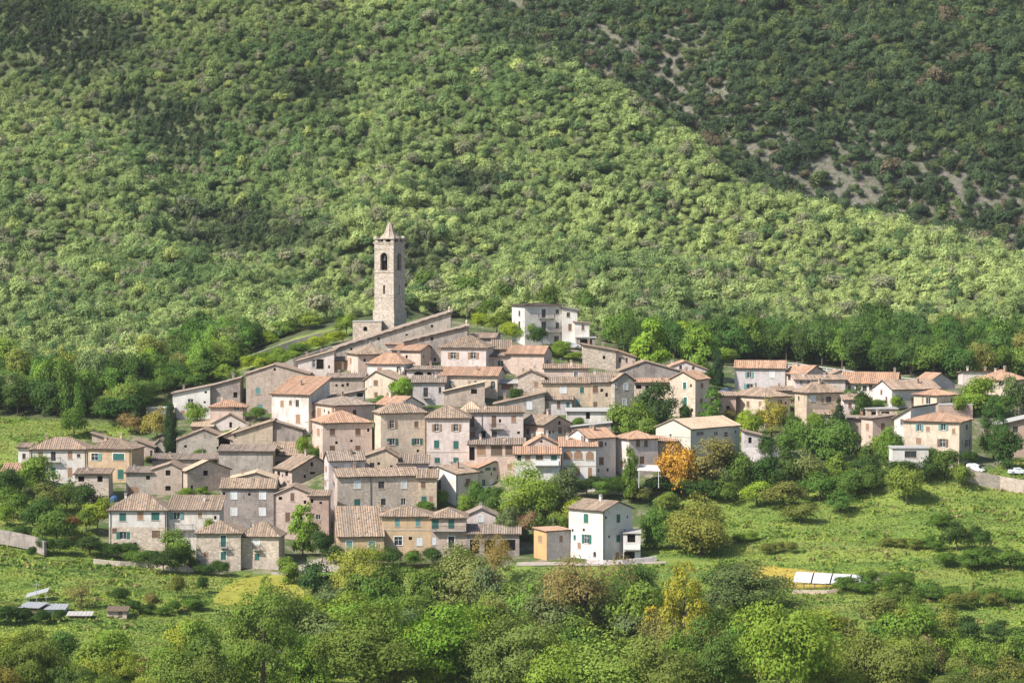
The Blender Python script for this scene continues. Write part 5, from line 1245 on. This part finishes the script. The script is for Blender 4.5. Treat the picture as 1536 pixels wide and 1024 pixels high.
for u, v, w_, h_, c_ in [(85,815,64,46,MG),(60,802,60,46,DG),(128,775,54,40,DG),(20,780,50,40,MG),(10,750,50,40,DG),(100,765,50,36,MG),(130,800,40,30,MG),(75,772,56,40,OL),(35,812,34,20,DG),(70,832,30,22,DG),(95,832,36,22,DG),(135,835,44,26,DG),(165,838,40,20,DG),(205,848,40,18,MG),(228,848,34,18,DG),(320,862,46,16,DG),(30,745,46,32,LG),(5,790,30,26,LG)]:
    T_('shrub','leafy bush in the gardens at the lower left end of the village', u,v,w_,h_,'bush',c_,'bushes in the gardens at the lower left', cat='shrub')
for u, v, w_, h_, c_ in [(330,560,50,30,LG),(352,548,46,28,MG),(380,556,44,16,LI),(405,550,50,16,LG),(430,542,44,16,LG),(450,534,40,16,MG),(475,526,44,18,LI),(500,518,40,18,LI),(520,505,36,28,LG),(465,494,44,20,LG),(340,575,44,24,LG),(310,575,44,30,MG),(285,588,44,28,MG),(300,560,46,40,DG),(395,518,44,20,LI),(425,505,44,20,LG),(722,496,34,22,LI),(745,500,36,26,LG),(768,512,36,24,LI),(790,516,36,26,LG),(806,520,30,24,DG),(735,480,40,26,MG),(832,530,50,14,LG),(850,538,44,12,LG)]:
    T_('shrub','light green bush on the grassy bank beside the church', u,v,w_,h_,'bush',c_,'bushes on the bank around the church', cat='shrub')
for u, v, w_, h_, c_ in [(1435,826,48,36,DG),(1470,828,34,32,DG),(1350,822,60,12,OL),(1390,826,60,14,MG),(1410,790,40,16,MG),(1490,852,90,26,MG),(1440,850,70,20,MG),(1330,885,80,18,MG),(1280,890,50,18,MG),(1390,900,110,20,MG),(1460,910,80,18,OL),(1320,935,60,34,OL),(1365,948,38,44,LG),(1420,955,60,34,(.17,.19,.04)),(1475,965,76,26,DG),(1500,905,60,16,MG),(1535,970,60,26,MG),(1260,940,30,14,BR),(1330,874,30,14,GY_),(1170,830,60,12,OL),(1115,812,40,12,LG)]:
    T_('shrub','wild bush or hedge clump scattered over the right-hand fields', u,v,w_,h_,'bush',c_,'bushes scattered over the right-hand fields', cat='shrub')
for u, v, w_, h_, k_, c_ in [(122,912,46,40,'sparse',(.16,.15,.05)),(180,905,34,20,'bush',DG),(228,915,26,22,'sparse',BR),(266,898,28,30,'bush',OL),(305,890,18,22,'bush',DG),(290,915,40,16,'bush',MG),(10,938,60,22,'bush',DG),(50,934,50,16,'bush',DG),(80,932,36,14,'bush',DG),(210,922,40,14,'bush',DG),(250,922,44,14,'bush',MG),(5,920,50,14,'bush',OL),(48,838,14,16,'bush',DG)]:
    T_('shrub','wild bush in the lower left meadow', u,v,w_,h_,k_,c_,'bushes of the lower left meadow', cat='shrub')
for u, v, w_, h_, c_ in [(455,690,26,30,LG),(470,700,24,24,MG),(690,745,26,22,MG),(660,760,30,22,LG),(640,775,30,20,MG),(620,730,22,18,DG),(748,640,22,20,DG),(760,660,22,18,MG),(868,648,26,18,MG),(1170,650,30,34,DG),(1190,662,34,36,MG),(1225,655,28,30,LG),(1285,650,30,30,MG),(1320,690,36,30,LG),(1300,700,40,30,MG),(1180,690,40,34,MG),(1150,690,36,34,DG),(1140,650,26,30,(.16,.17,.045)),(1095,650,26,30,(.15,.13,.05)),(1060,585,26,24,DG),(1090,548,40,22,LG),(1390,700,34,24,MG),(1345,615,22,18,LG),(1320,618,26,16,MG),(1455,700,26,20,DG),(1200,616,24,26,DG),(1275,615,24,26,MG),(1440,625,26,26,LG),(775,610,26,24,DG),(385,632,34,18,MG),(345,664,26,16,LG),(410,690,20,16,DG),(575,612,24,16,MG),(300,690,26,14,MG),(290,745,40,10,LG),(225,700,22,14,OL),(880,745,40,26,DG),(905,748,40,26,MG),(930,748,30,28,DG),(820,765,36,34,MG),(505,848,40,26,DG),(590,850,40,24,DG),(620,852,34,22,MG),(650,850,34,24,DG),(690,850,40,24,MG),(560,850,40,22,LG)]:
    T_('shrub','small shrub growing between the houses', u,v,w_,h_,'bush',c_,'shrubs between the houses', cat='shrub', Y=y_at(u, v))
# foreground trees
FG = [('huge leafy tree in the left foreground',395,1068,140,190,'bigtall',(.105,.165,.03)),('dark tree in front of the gravel path',475,910,56,66,'broad',(.05,.095,.032)),
 ('feathery lime tree in front of the ochre house under the huge roof',542,912,84,92,'big',(.20,.235,.04)),('bright green tree below the feathery lime tree',572,940,74,66,'broad',(.11,.19,.03)),
 ('broad pale green tree in front of the balcony house',690,925,118,100,'big',(.16,.215,.06)),('thin rust-coloured tree left of the bright white house yard',742,884,62,84,'bigsparse',(.24,.17,.055)),
 ('large brownish half-bare tree at the centre of the foreground',872,968,150,134,'bigsparse',(.17,.16,.06)),('tall golden-yellow tree in the foreground',1026,1010,96,170,'bigtall',(.215,.235,.028)),
 ('shorter yellow tree left of the tall golden tree',980,972,44,66,'tall',(.28,.25,.03)),('grey-green tree left of the half-bare tree',790,950,120,84,'big',(.125,.18,.06)),
 ('dark leafy tree between the half-bare tree and the golden tree',945,930,80,84,'big',(.06,.115,.03)),('vivid green bush tree in the bottom centre',655,1050,130,122,'bigbush',(.125,.22,.025)),
 ('olive tree in the bottom centre right of the vivid green one',770,1060,140,110,'bigbush',(.12,.165,.045)),('pale feathery green tree at the bottom right of centre',915,1064,150,118,'big',(.16,.22,.045)),
 ('yellow-lime tree in the bottom right foreground',1175,1085,170,150,'bigbush',(.145,.205,.03)),('dull green tree right of the yellow-lime foreground tree',1320,1066,120,112,'big',(.125,.165,.04)),
 ('grey-green tree beside the dry yellow meadow',1125,918,120,72,'big',(.085,.13,.045)),('dark leafy tree in the bottom left corner',40,1062,100,92,'bigbush',(.10,.125,.03)),
 ('upright lime tree at the bottom left',185,1056,66,86,'bigtall',(.17,.21,.03)),('olive leafy tree left of the huge foreground tree',262,1062,100,92,'big',(.13,.175,.035)),
 ('upright bright shoot tree in front of the mown lawn',400,950,40,88,'bigtall',(.13,.205,.03)),('dark green tree behind the golden tree',1090,905,70,60,'broad',(.075,.13,.03)),
 ('leafy green tree at the bottom right of the huge left tree',545,1060,140,120,'bigbush',(.095,.15,.032)),('dusky green tree at the bottom left of the huge left tree',318,1072,80,100,'big',(.10,.14,.03)),
 ('lime tree in the bottom centre below the half-bare tree',835,1070,110,100,'big',(.165,.225,.03)),('deep green tree right of the tall golden tree base',1085,1062,100,110,'bigbush',(.07,.125,.03)),
 ('fresh green tree left of the vivid green bush tree',600,975,90,70,'bigbush',(.12,.19,.035)),('yellow bush tree in the bottom centre left',575,1000,60,60,'bush',(.26,.27,.03)),
 ('olive bush tree at the very bottom under the golden tree',1000,1075,110,100,'bigbush',(.115,.155,.04)),('deep olive tree at the right of the bottom edge',1420,1072,90,52,'bigbush',(.10,.13,.035)),
 ('broad lime bush tree at the bottom between two right-hand trees',1248,1072,90,92,'big',(.16,.205,.03)),('dark green tree at the bottom left behind the leafy corner tree',110,1070,70,60,'bigbush',(.08,.12,.03)),
 ('mid green tree below the broad pale tree',705,985,100,66,'bigbush',(.10,.16,.03)),('dull green tree at the left of the dark tree by the path',430,985,90,100,'big',(.095,.145,.034))]
FG += [('dim green tree at the bottom edge between the left corner trees',150,1085,80,60,'bigbush',(.10,.14,.03)),('lime shrub tree at the bottom edge left of the olive leafy tree',225,1085,70,60,'bigbush',(.16,.20,.035)),('dark green tree at the bottom right corner',1500,1085,90,60,'bigbush',(.075,.115,.03)),('yellowish tree at the bottom edge of the left corner',0,1080,70,80,'bigbush',(.16,.16,.035))]
for l_, u, v, w_, h_, k_, c_ in FG: T_('tree', l_, u, v, w_, h_, k_, c_)
rn = random.Random(11)
for _ in range(110):
    u = rn.uniform(440, 1085); v = rn.uniform(896, 1050); q_ = rn.uniform(50, 92)*(.62 if v < 925 else .85 if v < 950 else 1)
    T_('shrub','leafy bush filling the thicket along the bottom of the view', u, v, q_, q_*rn.uniform(.65, .95), rn.choice(['bush', 'broad']), rn.choice([MG,LG,OL,LI,GY_,LG,(.11,.17,.03),(.12,.2,.03),(.14,.21,.035),BR]), 'bushes of the foreground thicket', cat='shrub')
for a0, a1, v0, v1, n in ((1085, 1440, 985, 1060, 46), (-20, 310, 1000, 1060, 30), (1440, 1560, 1010, 1060, 10)):
    for _ in range(n):
        u = rn.uniform(a0, a1); v = rn.uniform(v0, v1); q_ = rn.uniform(46, 84)
        T_('shrub','leafy bush filling the thicket along the bottom of the view', u, v, q_, q_*rn.uniform(.65, .95), rn.choice(['bush', 'broad']), rn.choice([MG,LG,OL,LI,LG,(.15,.20,.035),(.17,.21,.035),BR]), 'bushes of the foreground thicket', cat='shrub')
# belt of single trees at the foot of the wood behind the village
cand = []
for _ in range(6000):
    u = rn.uniform(-60, 1600); fv = forest_v(u); v = fv-rn.uniform(0, 46)**1.0
    if 555 < u < 612 and v > 440: continue
    y = y_at(u, v, 645); cand.append((v, u, y))
cand.sort(reverse=True); placed = []
for v, u, y in cand:
    x = (u-768)/F*y
    if all((x-px)**2+(y-py)**2 > 5.0**2 for px, py in placed):
        placed.append((x, y)); dkz = 1.0 if 620 < u < 960 or 960 < u < 1500 else .5
        c_ = rn.choice([MG, DG, DG, DG, (.085,.15,.03), (.05,.10,.026), (.06,.11,.028)] if rn.random() < dkz else [MG, LG, LG, OL, GY_, (.10,.165,.035)])
        if rn.random() < .05: c_ = rn.choice([LI, (.16,.18,.04), OL])
        c_ = tuple(x*1.28 for x in c_)
        w_ = rn.uniform(32, 52); T_('tree','leafy broadleaf tree at the foot of the wood behind the village', u, v, w_, w_*rn.uniform(.9, 1.25), 'broad' if rn.random() < .6 else 'bush', c_, 'trees at the foot of the wood', Y=y)
    if len(placed) >= 260: break
print('belt', len(placed))

# ------------------------------------------------------------------ the far wood on the mountain: one mass, thousands of crowns
pts, tint, scl, rot, knd = [], [], [], [], []
belt = np.array(placed)
cell = 2.85
def N_(x, y, s, o): return mnoise.noise((x/s, y/s, o))
gxs = np.arange(-360, 360, cell); gys = np.arange(655, 1330, cell)
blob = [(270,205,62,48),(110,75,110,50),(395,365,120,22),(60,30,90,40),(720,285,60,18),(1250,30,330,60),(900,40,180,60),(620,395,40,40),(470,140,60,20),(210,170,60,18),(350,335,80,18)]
for y0 in gys:
    for x0 in gxs:
        x = x0+RNG.uniform(-1.5, 1.5); y = y0+RNG.uniform(-1.5, 1.5); u = 768+F*x/y
        if u < -520 or u > 2050: continue
        z = gz(x, y); v = v_of(y, z); fv = forest_v(u)
        if v > fv-4 or v < -230: continue
        if v > fv-60 and len(belt) and ((belt-np.array([x, y]))**2).sum(1).min() < 15: continue
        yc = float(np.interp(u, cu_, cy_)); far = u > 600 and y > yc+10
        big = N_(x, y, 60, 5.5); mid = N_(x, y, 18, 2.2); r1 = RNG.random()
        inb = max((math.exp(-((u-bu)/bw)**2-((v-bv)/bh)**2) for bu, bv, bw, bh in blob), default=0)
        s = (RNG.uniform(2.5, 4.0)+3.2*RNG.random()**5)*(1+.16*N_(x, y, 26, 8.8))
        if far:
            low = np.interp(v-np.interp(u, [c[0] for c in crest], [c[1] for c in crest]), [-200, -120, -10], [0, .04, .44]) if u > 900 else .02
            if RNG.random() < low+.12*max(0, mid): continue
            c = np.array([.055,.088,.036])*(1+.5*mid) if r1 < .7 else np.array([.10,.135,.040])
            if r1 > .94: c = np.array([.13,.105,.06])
            s *= 1.16; k = 5 if RNG.random() < .10 else RNG.integers(0, 5)
        else:
            bright = np.clip(.60+.75*big+.45*mid, 0, 1)
            c = np.array([.078,.128,.036])*(1-bright)+np.array([.215,.258,.076])*bright
            if r1 < .10: c = np.array([.070,.115,.036])
            elif r1 < .21: c = np.array([.150,.155,.080])
            elif r1 < .24: c = np.array([.21,.245,.06])
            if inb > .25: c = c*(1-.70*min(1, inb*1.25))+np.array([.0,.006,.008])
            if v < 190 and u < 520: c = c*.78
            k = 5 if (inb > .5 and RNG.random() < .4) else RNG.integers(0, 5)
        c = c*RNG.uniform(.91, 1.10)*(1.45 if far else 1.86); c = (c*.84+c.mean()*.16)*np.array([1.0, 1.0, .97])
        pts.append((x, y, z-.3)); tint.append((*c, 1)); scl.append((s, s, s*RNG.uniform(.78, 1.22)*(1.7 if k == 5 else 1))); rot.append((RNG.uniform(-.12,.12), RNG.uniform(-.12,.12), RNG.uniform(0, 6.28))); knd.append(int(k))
print('forest crowns', len(pts))
me = bpy.data.meshes.new('woodland'); me.from_pydata(pts, [], [])
def attr(nm, typ, data, key): a_ = me.attributes.new(nm, typ, 'POINT'); a_.data.foreach_set(key, np.array(data, dtype=np.int32 if typ == 'INT' else np.float32).ravel())
attr('tint','FLOAT_COLOR',tint,'color'); attr('ft','FLOAT',np.ones(len(pts)),'value'); attr('sc','FLOAT_VECTOR',scl,'vector'); attr('ro','FLOAT_VECTOR',rot,'vector'); attr('knd','INT',knd,'value')
wood = bpy.data.objects.new('woodland', me); COL.objects.link(wood)
tag(wood, 'dense wood of countless small trees covering the mountain slope', 'woodland', None, 'stuff')
# six of the belt's own trees lend their crowns to the mass
src = []
for k in range(5): src.append(T_('tree','leafy broadleaf tree at the foot of the wood behind the village', 640+k*60, forest_v(640+k*60)-30, 36, 40, 'far', MG, 'trees at the foot of the wood', Y=y_at(640+k*60, forest_v(640+k*60)-30, 650), var=k))
src.append(T_('conifer_tree','small dark conifer at the foot of the wood right of the villa', 930, 505, 24, 44, 'farcone', SPR, Y=y_at(930, 505, 650), var=0))
ng = bpy.data.node_groups.new('woodland_scatter', 'GeometryNodeTree')
ng.interface.new_socket('Geometry', in_out='INPUT', socket_type='NodeSocketGeometry'); ng.interface.new_socket('Geometry', in_out='OUTPUT', socket_type='NodeSocketGeometry')
gi = ng.nodes.new('NodeGroupInput'); go = ng.nodes.new('NodeGroupOutput'); iop = ng.nodes.new('GeometryNodeInstanceOnPoints'); g2i = ng.nodes.new('GeometryNodeGeometryToInstance')
for r_ in reversed(src):
    co = [o for o in COL.objects if o.parent == r_ and o.name.startswith('crown')][0]
    oi = ng.nodes.new('GeometryNodeObjectInfo'); oi.inputs['Object'].default_value = co; oi.transform_space = 'ORIGINAL'; oi.inputs['As Instance'].default_value = True
    ng.links.new(oi.outputs['Geometry'], g2i.inputs[0])
def na(nm, typ): n_ = ng.nodes.new('GeometryNodeInputNamedAttribute'); n_.data_type = typ; n_.inputs['Name'].default_value = nm; return n_.outputs['Attribute']
ng.links.new(gi.outputs[0], iop.inputs['Points']); ng.links.new(g2i.outputs[0], iop.inputs['Instance']); iop.inputs['Pick Instance'].default_value = True
ng.links.new(na('knd','INT'), iop.inputs['Instance Index']); ng.links.new(na('sc','FLOAT_VECTOR'), iop.inputs['Scale'])
e2r = ng.nodes.new('FunctionNodeEulerToRotation'); ng.links.new(na('ro','FLOAT_VECTOR'), e2r.inputs[0]); ng.links.new(e2r.outputs[0], iop.inputs['Rotation'])
ng.links.new(iop.outputs[0], go.inputs[0])
md = wood.modifiers.new('scatter', 'NODES'); md.node_group = ng

# the shrubs that show largest are things of their own, the small rest is one mass of undergrowth
SINGLE = 300-12-len([o for o in COL.objects if o.parent is None and o.name.startswith('shrub')])
DEFER.sort(key=lambda q: -q[0][4]*q[0][5]*(.6 if 'thicket' in q[0][8] else 1))
for a_, k_ in DEFER[:SINGLE]: tree(*a_, **k_)
pts, tint, scl, rot, knd = [], [], [], [], []
for a_, k_ in DEFER[SINGLE:]:
    (_, _, u, vb, wpx, hpx, kd, colr, _) = a_; Y = k_.get('Y') or y_at(u, vb); p = at(u, vb, Y); s = F/Y; cl = np.array(colr)*np.array([1.08, 1.0, .85])*1.38
    pts.append((p.x, p.y, min(gz(p.x, p.y), p.z+.5)-.05)); tint.append((*cl, 1)); scl.append((wpx/s, wpx/s, hpx/s*1.2)); rot.append((0, 0, random.uniform(0, 6.28))); knd.append(0)
me = bpy.data.meshes.new('undergrowth'); me.from_pydata(pts, [], [])
attr('tint','FLOAT_COLOR',tint,'color'); attr('ft','FLOAT',np.ones(len(pts)),'value'); attr('sc','FLOAT_VECTOR',scl,'vector'); attr('ro','FLOAT_VECTOR',rot,'vector'); attr('knd','INT',knd,'value')
ug = bpy.data.objects.new('undergrowth', me); COL.objects.link(ug); tag(ug, 'small bushes of undergrowth between the larger shrubs', 'undergrowth', None, 'stuff')
ng2 = ng.copy(); ng2.name = 'undergrowth_scatter'
for n_ in ng2.nodes:
    if n_.type == 'OBJECT_INFO': n_.inputs['Object'].default_value = [o for o in COL.objects if o.name.startswith('crown') and o.data == PROTO['bush'][1][0]][0]
ug.modifiers.new('scatter', 'NODES').node_group = ng2

# ------------------------------------------------------------------ meadow grass and weeds: one mass of tufts
def tufts(name, label, cond, n, colf, h0, h1, seed, nb=5, spread=.45, bw=.09):
    r = np.random.default_rng(seed); P = []; Cc = []
    while len(P) < n:
        u = r.uniform(-120, 1660); y = r.uniform(432, 700); x = (u-768)/F*y; z = gz(x, y); v = v_of(y, z)
        if v < 540 or v > 1040 or not cond(u, v): continue
        P.append((x, y, z)); Cc.append(colf(x, y, u, v, r))
    P = np.repeat(np.array(P), nb, 0); Cc = np.repeat(np.array(Cc), nb, 0); N = len(P)
    P = P+np.stack([r.normal(0, spread, N), r.normal(0, spread, N), np.full(N, -.05)], 1)
    hh = r.uniform(h0, h1, N)*(1+.5*r.random(N)); a_ = r.uniform(0, 6.28, N); ln = r.uniform(.1, .8, N)*hh
    dx, dy = np.cos(a_), np.sin(a_); wv = bw*r.uniform(.6, 1.6, N)
    sx, sy = -dy*wv, dx*wv
    b0 = P-np.stack([sx, sy, 0*sx], 1); b1 = P+np.stack([sx, sy, 0*sx], 1)
    m0 = P+np.stack([dx*ln*.35+sx*1.2, dy*ln*.35+sy*1.2, hh*.6], 1); m1 = P+np.stack([dx*ln*.35-sx*1.2, dy*ln*.35-sy*1.2, hh*.6], 1); tp = P+np.stack([dx*ln, dy*ln, hh], 1)
    V = np.stack([b0, b1, m0, m1, tp], 1).reshape(-1, 3)
    i = np.arange(N)*5; q = np.stack([i, i+1, i+2, i+3], 1); t = np.stack([i+3, i+2, i+4], 1)
    loops = np.concatenate([q, t], 1).ravel(); 
    me = bpy.data.meshes.new(name); me.vertices.add(len(V)); me.vertices.foreach_set('co', V.astype(np.float32).ravel())
    me.loops.add(len(loops)); me.loops.foreach_set('vertex_index', loops.astype(np.int32))
    st = np.stack([np.arange(N)*7, np.arange(N)*7+4], 1).ravel(); me.polygons.add(2*N); me.polygons.foreach_set('loop_start', st.astype(np.int32)); me.polygons.foreach_set('loop_total', np.tile([4, 3], N).astype(np.int32))
    ca = me.color_attributes.new('col', 'FLOAT_COLOR', 'POINT'); cc = np.ones((len(V), 4), np.float32); cc[:, :3] = np.repeat(Cc*r.uniform(.88, 1.12, (N, 1)), 5, 0); ca.data.foreach_set('color', cc.ravel())
    me.materials.append(GRASSM); me.update(); me.validate()
    o = bpy.data.objects.new(name, me); COL.objects.link(o); tag(o, label, name.replace('_', ' '), None, 'stuff'); return o
B = NB('grass_blades'); vc = B.n('ShaderNodeVertexColor', layer_name='col'); df = B.n('ShaderNodeBsdfDiffuse'); B.t.links.new(vc.outputs[0], df.inputs[0]); tr = B.n('ShaderNodeBsdfTranslucent'); B.t.links.new(vc.outputs[0], tr.inputs[0])
mx = B.n('ShaderNodeMixShader'); mx.inputs[0].default_value = .3; B.t.links.new(df.outputs[0], mx.inputs[1]); B.t.links.new(tr.outputs[0], mx.inputs[2]); B.t.links.new(mx.outputs[0], B.out.inputs[0]); GRASSM = B.mat
LAWN = [(318,903),(335,878),(365,866),(455,862),(458,902),(335,910)]
DRYP = [(1082,856),(1086,844),(1130,845),(1200,851),(1278,864),(1278,876),(1190,886),(1150,880)]
ROADS = [[(400,864),(428,853),(450,845),(470,836),(495,832),(565,848),(565,862)], [(770,852),(775,840),(1062,834),(1062,846)]]
def is_field(u, v):
    return v > forest_v(u)+3 and not inside(u, v, V_OUT) and not any(inside(u, v, q) for q in ROADS)
def gcol(x, y, u, v, r):
    n = 1.3*mnoise.noise((x/60, y/7, 1.1))+.8*mnoise.noise((x/12, y/5, 4.4)); k = min(max(.5+.8*n, 0), 1)
    c = np.array([.125,.195,.045])*(1-k)+np.array([.31,.375,.07])*k
    q = r.random()
    dry = mnoise.noise((x/26, y/8, 9.7))
    if dry > .18: c = c*(1-min(.65, (dry-.18)*2.2))+np.array([.33,.29,.11])*min(.65, (dry-.18)*2.2)
    if q < .03: c = np.array([.30,.26,.10])
    elif q < .08: c = np.array([.11,.19,.035])
    if inside(u, v, LAWN): c = np.array([.33,.34,.045])
    if inside(u, v, DRYP): c = np.array([.46,.36,.07])
    return c
def gfield(u, v):
    return is_field(u, v) and not ((inside(u, v, LAWN) or inside(u, v, DRYP)) and random.random() < .5)
tufts('meadow_grass','rough green grass covering the fields around the village', gfield, 60000, gcol, .08, .24, 5, 5, .6, .13)
tufts('tall_weeds','ragged clumps of taller weeds dotted over the fields', lambda u, v: is_field(u, v) and not inside(u, v, LAWN) and not inside(u, v, DRYP) and N_((u-768)/8, v/3.0, 7.0, 3.0) > .05, 2600, lambda x, y, u, v, r: np.array([[.12,.21,.04],[.24,.30,.05],[.16,.25,.045],[.28,.25,.10]][r.integers(0, 4)])*r.uniform(.8, 1.2), .25, .55, 6, 8, .45, .2)
# ------------------------------------------------------------------ thin summer haze
hm = bpy.data.materials.new('thin_haze'); hm.use_nodes = True; t = hm.node_tree; t.nodes.remove(t.nodes['Principled BSDF'])
pv = t.nodes.new('ShaderNodeVolumePrincipled'); pv.inputs['Color'].default_value = (0.86, 0.92, 1.0, 1); pv.inputs['Density'].default_value = HAZE; pv.inputs['Anisotropy'].default_value = 0.0
t.links.new(pv.outputs[0], t.nodes['Material Output'].inputs['Volume'])
zlo = float(GZ.min())-1.0; zhi = float(GZ.max())+14.0
xm = float(np.abs(GX).max())+20
mb = MB(); mb.box(-xm, xm, -40, float(GY[-1])+20, zlo, max(zhi, ZC+5))
hz = mb.build('haze', hm); tag(hz, 'thin pale summer haze over the valley', 'haze', None, 'stuff')
